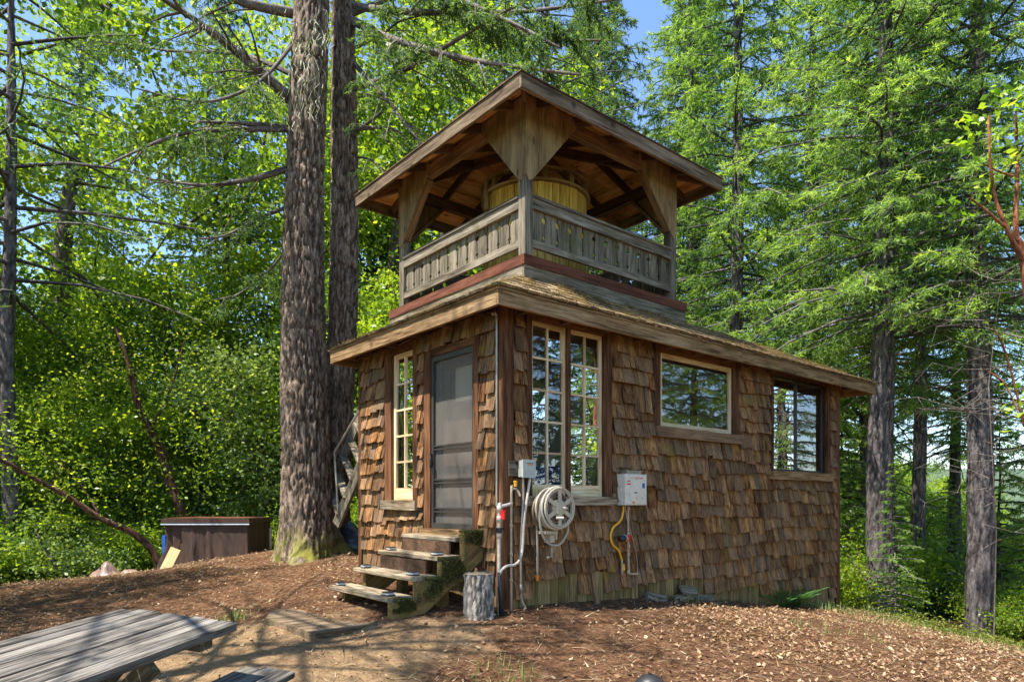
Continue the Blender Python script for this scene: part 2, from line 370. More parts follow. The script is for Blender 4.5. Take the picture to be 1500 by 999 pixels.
def ground(x, y, fine=True):
    x = np.asarray(x, float); y = np.asarray(y, float); sh = x.shape; X = x.ravel(); Y = y.ravel(); z = np.zeros_like(X)
    for i in range(0, len(X), 20000):
        xs, ys = X[i:i+20000], Y[i:i+20000]; r2 = (xs[:, None]-CP[None, :, 0])**2+(ys[:, None]-CP[None, :, 1])**2
        z[i:i+20000] = _tps(r2)@_W[:_n]+_W[_n]+xs*_W[_n+1]+ys*_W[_n+2]
    r = np.hypot(X, Y-6); wgt = np.clip((r-9)/6, 0, 1); wgt = wgt*wgt*(3-2*wgt)
    far = -1.3-.17*np.clip(r-12, 0, 60)-.03*np.clip(r-72, 0, 400); z = z*(1-wgt)+far*wgt
    z += (fbm(X*.35, Y*.35, 3.3, 2)-.37)*np.clip((r-13)/20, 0, 1)*3
    if fine: z += (fbm(X*1.3, Y*1.3, 1.1, 4)-.47)*.07+(fbm(X*9, Y*9, 1.1, 2)-.37)*.022
    return z.reshape(sh)
def gz(x, y): return float(ground(np.array([x]), np.array([y]))[0])
# ---------------------------------------------------------------- ground sheet, hills, litter
def make_ground():
    n = 420; t = np.linspace(-1, 1, n); ax = np.sign(t)*(np.abs(t)*9+np.abs(t)**9*2600)
    X, Y = np.meshgrid(ax, ax+8, indexing='ij'); Z = ground(X, Y)
    V = np.stack([X, Y, Z], -1).reshape(-1, 3); i = np.arange(n-1)
    a = (i[:, None]*n+i[None, :]).ravel(); fc = np.stack([a, a+n, a+n+1, a+1], 1)
    me = bpy.data.meshes.new('ground'); me.vertices.add(len(V)); me.vertices.foreach_set('co', V.ravel().astype(np.float32))
    me.loops.add(fc.size); me.loops.foreach_set('vertex_index', fc.ravel().astype(np.int32)); me.polygons.add(len(fc))
    me.polygons.foreach_set('loop_start', np.arange(0, fc.size, 4, dtype=np.int32)); me.update(calc_edges=True)
    me.polygons.foreach_set('use_smooth', [True]*len(fc))
    m, nt, b = nmat('forest_floor'); tc = nt.nodes.new('ShaderNodeTexCoord'); o = tc.outputs['Object']
    n1 = noise(nt, o, 1.1, 5, .6); n2 = noise(nt, o, 14, 6, .75); n3 = noise(nt, o, 60, 4, .7)
    duff = ramp(nt, n2, [(.30, (.030, .013, .006)), (.45, (.12, .057, .028)), (.58, (.22, .115, .06)), (.72, (.36, .23, .135))])
    dirt = ramp(nt, n2, [(.3, (.27, .165, .08)), (.7, (.52, .35, .19))])
    sp = nt.nodes.new('ShaderNodeSeparateXYZ'); nt.links.new(o, sp.inputs[0])
    def blob(cx, cy, rx, ry):
        dx = mth(nt, 'DIVIDE', mth(nt, 'SUBTRACT', sp.outputs[0], cx), rx); dy = mth(nt, 'DIVIDE', mth(nt, 'SUBTRACT', sp.outputs[1], cy), ry)
        d = mth(nt, 'ADD', mth(nt, 'MULTIPLY', dx, dx), mth(nt, 'MULTIPLY', dy, dy)); return mth(nt, 'SUBTRACT', 1.0, d)
    pm = mth(nt, 'MAXIMUM', blob(-2.0, 5.6, 2.0, 1.5), blob(-3.4, 3.8, 1.8, 1.6))
    pm = mth(nt, 'ADD', pm, mth(nt, 'MULTIPLY', mth(nt, 'SUBTRACT', n1, .5), 2.6))
    c = mixc(nt, mth(nt, 'MULTIPLY', ramp(nt, pm, [(.1, (0, 0, 0)), (.65, (1, 1, 1))]), .85), duff, dirt)
    dk = ramp(nt, noise(nt, o, 2.3, 5, .7), [(.5, (0, 0, 0)), (.68, (1, 1, 1))])
    c = mixc(nt, mth(nt, 'MULTIPLY', dk, .45), c, (.055, .03, .018))
    r = mth(nt, 'POWER', mth(nt, 'ADD', mth(nt, 'MULTIPLY', sp.outputs[0], sp.outputs[0]), mth(nt, 'MULTIPLY', sp.outputs[1], sp.outputs[1])), .5)
    c = mixc(nt, mth(nt, 'DIVIDE', mth(nt, 'SUBTRACT', r, 17), 12, True), c, ramp(nt, n1, [(.3, (.03, .06, .015)), (.7, (.09, .13, .03))]))
    nt.links.new(c, b.inputs['Base Color']); b.inputs['Roughness'].default_value = .95; b.inputs['Specular IOR Level'].default_value = .1
    bump(nt, b, mth(nt, 'ADD', n2, mth(nt, 'MULTIPLY', n3, .6)), 1.0, .06)
    tag(link('ground', me, m), kind='structure')
make_ground()
def make_hills():
    n = 240; th = np.linspace(-1.2, 1.2, n); V = []; F_ = []
    for j, (r, hh) in enumerate(((520, -40), (700, -14), (850, 8), (1000, 30), (1400, 62))):
        z = hh+(fbm(th*6+j, 0*th+j*.3, 0, 4)-.47)*60*(j > 0)*(.35+.25*j)
        V += [(r*math.sin(a), r*math.cos(a), float(q)) for a, q in zip(th, z)]
    for j in range(4):
        for i in range(n-1): F_.append((j*n+i, j*n+i+1, (j+1)*n+i+1, (j+1)*n+i))
    me = bpy.data.meshes.new('hills'); me.from_pydata(V, [], F_)
    m, nt, b = nmat('wooded_hills'); tc = nt.nodes.new('ShaderNodeTexCoord')
    nt.links.new(ramp(nt, noise(nt, tc.outputs['Object'], .05, 6, .8), [(.35, (.035, .06, .03)), (.65, (.09, .12, .06))]), b.inputs['Base Color']); b.inputs['Roughness'].default_value = 1
    tag(link('hills', me, m), kind='structure')
make_hills()

def leaves_at(P, size, wid, nrm_jit, rng, curl=.25, dirs=None):
    """(n,3) points -> (n*4,3) diamond leaves"""
    n = len(P); d = rng.normal(size=(n, 3)) if dirs is None else dirs+rng.normal(size=(n, 3))*nrm_jit
    d /= np.linalg.norm(d, axis=1, keepdims=True)+1e-9; s = np.cross(d, rng.normal(size=(n, 3))); s /= np.linalg.norm(s, axis=1, keepdims=True)+1e-9
    nn = np.cross(d, s); L = (size*rng.uniform(.6, 1.3, n))[:, None]; W = (wid*rng.uniform(.7, 1.3, n))[:, None]
    a = P; b = P+d*L*.45+s*W+nn*L*curl*.3; c = P+d*L; e = P+d*L*.45-s*W+nn*L*curl*.3
    return np.stack([a, b, c, e], 1).reshape(-1, 3)

def inside_cabin(x, y):
    dx, dy = x-HC[0], y-HC[1]; u = dx*HR[0]+dy*HR[1]; v = dx*HL[0]+dy*HL[1]; return (u > -.02) & (u < 7.43) & (v > -.02) & (v < 3.1)
def make_litter():
    rng = np.random.default_rng(5); n = 150000; x = rng.uniform(-9, 8.5, n); y = rng.uniform(4.3, 13.5, n)
    dens = .06+.75*np.clip((x-.2)/2.2, 0, 1)*np.clip((7.9+.55*x-y)/1.2+.25, 0.12, 1); dens *= np.clip((fbm(x*1.1, y*1.1, 7, 3)-.27)*4.2, .06, 1)
    dens = np.maximum(dens, .30*np.clip((fbm(x*1.6, y*1.6, 2, 3)-.40)*6, 0, 1)*((y > 7) & (x < -1))); dens = np.maximum(dens, .16*np.clip((fbm(x*2.3, y*2.3, 12, 3)-.38)*6, 0, 1))
    dens *= 1-.75*np.exp(-((x+2)**2/2+(y-5.2)**2/1.2))
    k = (rng.uniform(size=n) < dens) & ~inside_cabin(x, y); x, y = x[k], y[k]; n = len(x)
    z = ground(x, y)+.008+rng.uniform(0, .022, n); P = np.stack([x, y, z], 1)
    th = rng.uniform(0, 6.283, n); d = np.stack([np.cos(th), np.sin(th), rng.uniform(-.15, .4, n)], 1); s = np.stack([-np.sin(th), np.cos(th), rng.uniform(-.45, .45, n)], 1)
    L = rng.uniform(.018, .056, n)[:, None]*np.where(rng.uniform(size=n) < .4, .6, 1.)[:, None]; W = L*rng.uniform(.2, .42, n)[:, None]; up = np.array([0, 0, 1.])
    q = np.stack([P, P+d*L*.5+s*W, P+d*L+up*L*.22, P+d*L*.5-s*W+up*L*.12], 1).reshape(-1, 3)
    tag(link('leaf_litter', np_mesh('leaf_litter', q, 4, rng.uniform(0, 1, n)**.9), M['litter']), 'dry tan leaves scattered over the brown ground around the cabin', None, None, 'stuff')
    m = 34000; x = rng.uniform(-8.5, 8, m); y = rng.uniform(4.4, 13, m); k = ~inside_cabin(x, y); x, y = x[k], y[k]; m = len(x)
    z = ground(x, y)+.006; P = np.stack([x, y, z], 1); th = rng.uniform(0, 6.283, m)
    d = np.stack([np.cos(th), np.sin(th), rng.uniform(-.05, .25, m)], 1); s = np.stack([-np.sin(th), np.cos(th), 0*th], 1); big = (rng.uniform(size=m) < .02)[:, None]; L = rng.uniform(.03, .13, m)[:, None]*np.where(big, 2.6, 1); s = s*np.where(big, 2.0, 1); W = .0035
    q = np.stack([P-s*W, P+s*W, P+d*L+up*.004], 1).reshape(-1, 3)
    tag(link('needle_litter', np_mesh('needle_litter', q, 3, rng.uniform(0, 1, m)), M['straw']), 'dry needles and twigs strewn over the dirt', None, None, 'stuff')
make_litter()
def make_grass():
    rng = np.random.default_rng(9); Ps = []
    for (x, y, r, n) in ((-.05, 5.25, .3, 70), (3.6, 7.6, .5, 50), (5.6, 9.4, 1.0, 350), (6.3, 8.4, .8, 250), (6.6, 10.6, 1.0, 700), (4.9, 10.4, .4, 200), (-2.9, 7.1, .2, 60), (2.35, 8.75, .5, 60)):
        a = rng.uniform(0, 6.283, n); q = rng.uniform(0, 1, n)**.6*r; Ps.append(np.stack([x+np.cos(a)*q, y+np.sin(a)*q], 1))
    P2 = np.concatenate(Ps); P2 = P2[~inside_cabin(P2[:, 0], P2[:, 1])]; n = len(P2); z = ground(P2[:, 0], P2[:, 1]); P = np.column_stack([P2, z])
    a = rng.uniform(0, 6.283, n); L = rng.uniform(.04, .15, n)[:, None]; lean = np.stack([np.cos(a), np.sin(a), 0*a], 1)*rng.uniform(.1, .7, n)[:, None]; s = np.stack([-np.sin(a), np.cos(a), 0*a], 1)*.005
    q = np.stack([P-s, P+s, P+(lean*.9+np.array([0, 0, 1]))*L], 1).reshape(-1, 3)
    tag(link('grass', np_mesh('grass', q, 3, rng.uniform(0, 1, n)), M['grass']), 'thin tufts of grass on the leafy slope', None, None, 'stuff')
make_grass()

# ---------------------------------------------------------------- the cabin
CAB = empty('shingled_cabin', 'brown shingle-clad cabin with an open roofed lookout on its roof, behind the stump', 'cabin', (HC[0], HC[1], 0), HROT)
LEN, WID = 7.41, 3.09
def wall(name, mp, L, z0, z1, holes, mat, th=.10):
    xs = sorted({0, L}|{h[0] for h in holes}|{h[1] for h in holes}); zs = sorted({z0, z1}|{h[2] for h in holes}|{h[3] for h in holes}); b = MB(mp)
    for i in range(len(xs)-1):
        for j in range(len(zs)-1):
            cx, cz = (xs[i]+xs[i+1])/2, (zs[j]+zs[j+1])/2
            if not any(h[0] < cx < h[1] and h[2] < cz < h[3] for h in holes): b.box(xs[i], xs[i+1], -th, -.002, zs[j], zs[j+1], 'z')
    return b.build(name, mat, CAB)
FR = (.357, 1.47, 1.165, 3.02); W2 = (2.51, 4.137, 2.05, 2.985); W3 = (5.25, 7.0, 1.575, 3.04)
LWIN = (1.70, 2.215, 1.125, 2.96); DOOR = (.472, 1.314, .80, 2.79)
wr = wall('wall', mR, LEN, -1.3, 3.12, [FR, W2, W3], M['sidetrim']); wl = wall('wall', mL, WID, -.6, 3.12, [LWIN, DOOR], M['sidetrim'])
MB().box(0.1, LEN-.0, WID-.1, WID, -1.2, 3.12, 'z').box(LEN-.1, LEN, .1, WID-.1, -1.3, 3.12, 'z').build('wall', M['sidetrim'], CAB)
MB().box(.12, LEN-.12, .12, WID-.12, .70, .76).build('floor', M['inwood'], CAB)
MB().box(.11, LEN-.11, .11, WID-.11, 3.05, 3.08).build('ceiling', M['interior'], CAB)
MB().box(.13, LEN-.12, WID-.115, WID-.105, .76, 3.05).box(LEN-.115, LEN-.105, .13, WID-.13, .76, 3.05).box(1.9, 1.95, 1.6, WID-.13, .76, 3.05).build('lining', M['interior'], CAB)

# boards that frame the openings and corners
def trims():
    b = lambda: MB(mR)
    b().box(-.036, .104, 0, .036, -.25, 3.1, 'z').build('corner_board', M['sidetrim'], CAB)
    MB(mL).box(.0, .085, .0, .030, -.1, 3.1, 'z').build('corner_board', M['sidetrim'], CAB)
    b().box(7.30, 7.445, 0, .036, -1.1, 3.1, 'z').build('corner_board', M['sidetrim'], CAB)
    MB(mL).box(3.03, 3.125, 0, .034, -.2, 3.1, 'z').build('corner_board', M['sidetrim'], CAB)
    def casing(mp, x0, x1, z0, z1, wl_, wr_, top, sill, sx=.08, mat='sidetrim', sillmat='fascia'):
        for q in ((x0-wl_, x0), (x1, x1+wr_)):
            MB(mp).box(q[0], q[1], -.05, .040, z0-.002, z1+top, 'z').build('casing', M[mat], CAB)
        if top > .03: MB(mp).box(x0, x1, -.05, .037, z1, z1+top).build('casing', M[mat], CAB)
        if sill: MB(mp).box(x0-wl_-sx, x1+wr_+sx, -.06, .095, z0-sill, z0-.004, j=.004).build('sill', M[sillmat], CAB)
    casing(mR, FR[0], FR[1], FR[2], FR[3], .076, .137, .09, .10, .03, sillmat='step')
    MB(mR).box(.88, .922, -.05, .045, FR[2], FR[3], 'z').build('mullion', M['sidetrim'], CAB)
    casing(mR, *W2, .12, .16, .10, .13, .01, sillmat='soffit')
    casing(mR, *W3, .10, .09, .05, .13, .0, sillmat='fascia')
    casing(mL, *LWIN, .11, .17, .10, .12, .02, sillmat='step')
    casing(mL, *DOOR, .097, .133, .08, .08, .0, sillmat='fascia')
trims()

def sash(mp, x0, x1, z0, z1, nx, nz, fw, mat, mw=.022, bot=None, o=.0, th=.035, splits=None):
    bot = bot or fw; wdw = MB(mp)
    wdw.box(x0, x0+fw, o-th, o, z0, z1, 'z').box(x1-fw, x1, o-th, o, z0, z1, 'z').box(x0+fw, x1-fw, o-th, o-.001, z1-fw, z1).box(x0+fw, x1-fw, o-th, o-.001, z0, z0+bot)
    win = wdw.build('window', mat, CAB)
    xs = np.linspace(x0+fw, x1-fw, nx+1); zs = np.linspace(z0+bot, z1-fw, nz+1)
    for x in xs[1:-1]: MB(mp).box(x-mw/2, x+mw/2, o-th+.004, o-.004, z0+bot, z1-fw, 'z').build('muntin', mat, win)
    for z in zs[1:-1]: MB(mp).box(x0+fw, x1-fw, o-th+.006, o-.006, z-mw/2, z+mw/2).build('muntin', mat, win)
    for i in range(nx):
        for j in range(nz):
            tl = rr(-.002, .002); t2 = rr(-.002, .002); g = MB(mp)
            g.add([(xs[i], o-.022+tl, zs[j]), (xs[i+1], o-.022-tl, zs[j]), (xs[i+1], o-.022+t2, zs[j+1]), (xs[i], o-.022+t2*.5, zs[j+1])], [(0, 1, 2, 3)]); g.build('pane', M['glass'], win)
    return win
sash(mR, .357, .88, 1.165, 3.02, 2, 5, .042, M['cream'], bot=.125)
sash(mR, .922, 1.47, 1.165, 3.02, 2, 5, .042, M['cream'], bot=.125)
sash(mR, *W2, 1, 1, .06, M['cream'], o=.012)
sash(mL, *LWIN, 2, 5, .055, M['cream'], bot=.15)
w3 = sash(mR, 5.25, 6.07, 1.575, 3.04, 1, 1, .035, M['darkmetal'], o=-.02); sash(mR, 6.05, 7.0, 1.575, 3.04, 1, 1, .04, M['darkmetal'], o=-.045)
def scallops():                                     # carved double arch seen at the head of the middle window
    b = MB(mR)
    for c in (2.94, 3.70):
        pts = [(c+.36*math.cos(t), -.10, 2.62+.28*math.sin(t)) for t in np.linspace(0, math.pi, 17)]; b.tube(pts, .012, 6)
    b.box(3.29, 3.35, -.12, -.09, 2.3, 2.9, 'z'); b.box(2.52, 4.13, -.12, -.09, 2.55, 2.58)
    p = b.build('screen_frame', M['inwood'], CAB)
    d = MB(mR)
    for c in (2.94, 3.70):
        for k in range(5): d.disc((c-.24+.12*k, -.1, 2.69+.09*math.sin(math.pi*(k+.5)/5)), (0, 1, 0), .03, .01, 8)
    d.build('ornament', M['madrone_bark'], p)
scallops()

# doors
dr = MB(mL).box(.472, .515, -.03, .02, .80, 2.79, 'z').box(1.271, 1.314, -.03, .02, .80, 2.79, 'z').box(.515, 1.271, -.03, .018, 2.73, 2.79).box(.515, 1.271, -.03, .018, .80, .86).build('screen_door', M['darkmetal'], CAB)
MB(mL).add([(.515, -.012, .86), (1.271, -.012, .86), (1.271, -.012, 2.73), (.515, -.012, 2.73)], [(0, 1, 2, 3)]).build('screen', M['screen'], dr)
for z in (1.75, 1.71, 1.36, 1.32, 1.03, .99): MB(mL).box(.515, 1.271, -.008, .012, z-.008, z+.008).build('crossbar', M['darkmetal'], dr)
MB(mL).box(1.286, 1.302, .02, .055, 1.50, 1.66, 'z').tube([(1.294, .05, 1.64), (1.26, .065, 1.60), (1.26, .065, 1.53)], .009, 6).build('handle', M['black'], dr)
MB(mL).box(.48, .62, -.16, -.12, .80, 2.78, 'z').box(1.16, 1.31, -.16, -.12, .80, 2.78, 'z').box(.62, 1.16, -.16, -.121, .80, 2.05).box(.62, 1.16, -.16, -.121, 2.66, 2.78).build('inner_door', M['inwood'], CAB)
MB(mL).box(.63, 1.10, -.185, -.175, 2.26, 2.655).build('blind', M['interior'], CAB)

# shingles
SH = []
def shingles(mp, L, zb_of, holes, x0, x1, wall_o, zoff):
    k = 0
    zb = 3.0+zoff
    while zb > -1.0:
        z1 = zb+.2; x = x0+rr(-.03, .03); ph = rr(0, 6)
        while x < x1-.02:
            wd = min(rr(.08, .235), x1-x) if x > x0-.04 else rr(.08, .15); xa = max(x, x0); xb = x+wd; x = xb+rr(.003, .014)
            if x1-xb < .04: xb = x1
            lo = zb+.024*math.sin(xa*1.9+ph)+rr(-.024, .016)-(.06 if random.random() < .06 else 0); hi = min(z1+.055, 3.10)
            cl = True
            for (h0, h1, g0, g1) in holes:
                if xb > h0 and xa < h1 and hi-.05 > g0 and lo < g1:
                    ov = min(z1, g1)-max(lo, g0)
                    if ov > .07:
                        if xa < h0-.035: xb = min(xb, h0)
                        elif xb > h1+.035: xa = max(xa, h1)
                        else: cl = False
                    elif g0 > zb: hi = min(hi, g0)
                    else: lo = max(lo, g1+.0)
            if not cl or xb-xa < .03 or hi-lo < .04: continue
            if lo < zb_of((xa+xb)/2)+.02: continue
            SH.append((mp, xa, xb, lo, hi, wall_o))
        zb -= .2; k += 1
def gl_R(u): return gz(*h2w(u, -.05)[:2])
def gl_L(v): return gz(*h2w(-.05, v)[:2])
_gR = [gl_R(i*.25) for i in range(32)]; _gL = [gl_L(i*.25) for i in range(14)]
holesR = [(FR[0]-.076, 1.607, 1.06, 3.11), (W2[0]-.12, W2[1]+.16, 1.92, 3.085), (W3[0]-.10, W3[1]+.09, 1.445, 3.2), (.03, .33, 1.369, 1.523)]
holesL = [(LWIN[0]-.11, LWIN[1]+.17, 1.0, 3.06), (DOOR[0]-.097, DOOR[1]+.133, .72, 2.87)]
shingles(mR, LEN, lambda u: _gR[int(u/.25)]+.06, holesR, .106, 7.30, 0, .09)
shingles(mL, WID, lambda v: _gL[int(v/.25)]+.06, holesL, .087, 3.03, 0, .06)
def sh_score(s):
    x, y, z = h2w(*( ((s[1]+s[2])/2, 0) if s[0] is mR else (0, (s[1]+s[2])/2) )); return (s[2]-s[1])*(s[4]-s[3])/(y*y)*(.75 if s[0] is mL else .6)
def add_shingle(b, s):
    mp, xa, xb, lo, hi, o = s; n = 3; t = rr(.018, .032); oo = rr(.022, .052); top = .004; sk = rr(-.008, .008); sk2 = rr(-.01, .01)
    cols = [xa+(xb-xa)*i/n for i in range(n+1)]; vs = []
    for i, x in enumerate(cols):
        dz = rr(-.006, .006)+sk2*(i/n-.5); wv = rr(-.002, .003)
        xx = x+(sk if 0 < i < n else sk*.8)
        vs += [(xx, oo+t+wv, lo+dz), (xx, oo+wv, lo+dz), (x, top+.006, hi), (x, top, hi)]
    fs = []
    for i in range(n):
        a = i*4; c = a+4; fs += [(a, c, c+2, a+2), (a, a+1, c+1, c), (a+1, a+3, c+3, c+1), (a+2, c+2, c+3, a+3)]
    fs += [(0, 2, 3, 1), (n*4, n*4+1, n*4+3, n*4+2)]
    v_ = random.random()
    b.add(vs, fs, [(p[2], p[0], p[1]) for p in vs], v_, mp)
SH.sort(key=sh_score, reverse=True)
for s in SH[:296]:
    b = MB(); add_shingle(b, s); b.build('shingle', M['shingle'], wr if s[0] is mR else wl)
for mp, par in ((mR, wr), (mL, wl)):
    b = MB()
    for s in SH[296:]:
        if s[0] is mp: add_shingle(b, s)
    if b.v: tag(b.build('shingle_field', M['shingle'], par), kind='stuff')
x = .106
while x < 7.28:                                     # vertical skirting under the lowest courses
    wd = rr(.09, .19); g = _gR[int(x/.25)]; MB(mR).box(x, min(x+wd-.006, 7.298), .001, rr(.010, .017), g-.25, g+.32, 'z', .003).build('skirt_board', M['skirt'], CAB); x += wd
x = .09
while x < 3.0:
    wd = rr(.1, .19); g = _gL[int(x/.25)]; MB(mL).box(x, min(x+wd-.006, 3.028), .001, rr(.010, .016), g-.25, g+.32, 'z', .003).build('skirt_board', M['skirt'], CAB); x += wd

# lower roof: eaves, fascia, shakes, rising to the lookout's curb
E0, E1, V0, V1 = -.3, 8.11, -.3, 3.35; ZF0, ZF1 = 2.99, 3.185
TX0, TX1, TY0, TY1 = .385, 3.255, .12, 2.99; TZ = 3.50
def fascia_boards():
    MB().box(E0-.035, 3.9, V0-.035, V0, ZF0, ZF1, j=.003).build('fascia', M['fascia'], CAB)
    MB().box(3.905, E1+.035, V0-.035, V0, ZF0+.002, ZF1-.002, j=.003).build('fascia', M['fascia'], CAB)
    MB().box(E0-.037, E0-.002, V0+.0, V1, ZF0+.001, ZF1-.001, 'o', j=.003).build('fascia', M['fascia'], CAB)
    MB().box(E1, E1+.035, V0+.0, V1, ZF0, ZF1, 'o').build('fascia', M['fascia'], CAB); MB().box(E0, E1, V1, V1+.035, ZF0, ZF1).build('fascia', M['fascia'], CAB)
    y = V0+.002
    MB().box(E0, E1, V0, -.042, 3.10, 3.125).build('soffit', M['soffit'], CAB); MB().box(E0, -.042, -.040, V1, 3.10, 3.125, 'o').build('soffit', M['soffit'], CAB)
    MB().box(LEN+.05, E1, -.04, V1, 3.10, 3.125, 'o').build('soffit', M['soffit'], CAB)
    for k in range(13):
        x = .15+k*.61; MB().box(x, x+.045, V0+.002, -.045, 3.03, 3.099, 'o').build('rafter_tail', M['rafter'], CAB)
    for k in range(5):
        y = .2+k*.62; MB().box(E0+.002, -.045, y, y+.045, 3.03, 3.099).build('rafter_tail', M['rafter'], CAB)
        MB().box(LEN+.052, E1-.002, y, y+.045, 3.03, 3.099).build('rafter_tail', M['rafter'], CAB)
fascia_boards()
def lower_roof():
    o = .050; e = [(E0-o, V0-o), (E1+o, V0-o), (E1+o, V1+o), (E0-o, V1+o)]; t = [(TX0, TY0), (TX1, TY0), (TX1, TY1), (TX0, TY1)]
    vs = [(x, y, ZF1-.020) for x, y in e]+[(x, y, TZ) for x, y in t]; vs += [(x, y, z-.03) for x, y, z in vs]
    fs = [(i, (i+1) % 4, 4+(i+1) % 4, 4+i) for i in range(4)]+[(8+i, 12+i, 12+(i+1) % 4, 8+(i+1) % 4) for i in range(4)]
    roof = MB().add(vs, fs).build('roof', M['shake'], CAB)
    b = MB()
    for side in range(4):
        A, B = Vector((*e[side], ZF1-.018)), Vector((*e[(side+1) % 4], ZF1-.018)); D, C_ = Vector((*t[side], TZ)), Vector((*t[(side+1) % 4], TZ))
        rows = 5 if side in (0, 3) else 8
        for r in range(rows):
            f0, f1 = r/rows, (r+1.5)/rows; P, Q = A.lerp(D, f0), B.lerp(C_, f0); f1 = min(f1, 1.0); P1, Q1 = A.lerp(D, f1), B.lerp(C_, f1)
            L = (Q-P).length; s = 0
            nrm = (Q-P).cross(P1-P).normalized()
            while s < L-.02:
                wd = rr(.07, .19); a, c = s/L, min((s+wd-.006)/L, 1); s += wd
                th = rr(.012, .026); out = (P-P1).normalized()*rr(0, .02)*(r > 0 or 1)
                p0, p1, q1, q0 = P.lerp(Q, a), P.lerp(Q, c), P1.lerp(Q1, c), P1.lerp(Q1, a)
                vs = [p0+out+nrm*(.008+th), p1+out+nrm*(.008+th), q1+nrm*.01, q0+nrm*.01, p0+out+nrm*.004, p1+out+nrm*.004, q1+nrm*.002, q0+nrm*.002]
                d = (q0-p0).normalized(); x_ = (Q-P).normalized()
                b.add([tuple(v) for v in vs], [(0, 1, 2, 3), (4, 7, 6, 5), (0, 4, 5, 1), (1, 5, 6, 2), (2, 6, 7, 3), (3, 7, 4, 0)], [(v.dot(d), v.dot(x_), v.z*.1) for v in vs])
    tag(b.build('roof_shakes', M['shake'], roof), kind='stuff')
    rng = np.random.default_rng(3); n = 9000
    side = rng.choice([0, 0, 3], n); s_, f_ = rng.uniform(0, 1, n), rng.uniform(0, 1, n)**1.3; P = []
    ea = np.array([(x, y, ZF1+.015) for x, y in e]); ta = np.array([(x, y, TZ+.03) for x, y in t])
    A, B, D, C_ = ea[side], ea[(side+1) % 4], ta[side], ta[(side+1) % 4]
    P = (A*(1-s_)[:, None]+B*s_[:, None])*(1-f_)[:, None]+(D*(1-s_)[:, None]+C_*s_[:, None])*f_[:, None]
    clump = fbm(P[:, 0]*2.2, P[:, 1]*2.2, 4, 3) > .44; P = P[clump]; n = len(P)
    th = rng.uniform(0, 6.283, n); d = np.stack([np.cos(th), np.sin(th), rng.uniform(-.2, .35, n)], 1); L = rng.uniform(.03, .12, n)[:, None]; sd = np.stack([-np.sin(th), np.cos(th), 0*th], 1)*.003
    q = np.stack([P-sd, P+sd, P+d*L], 1).reshape(-1, 3)
    tag(link('dry_needles', np_mesh('dry_needles', q, 3, rng.uniform(0, 1, n)), M['straw'], roof), kind='stuff')
lower_roof()

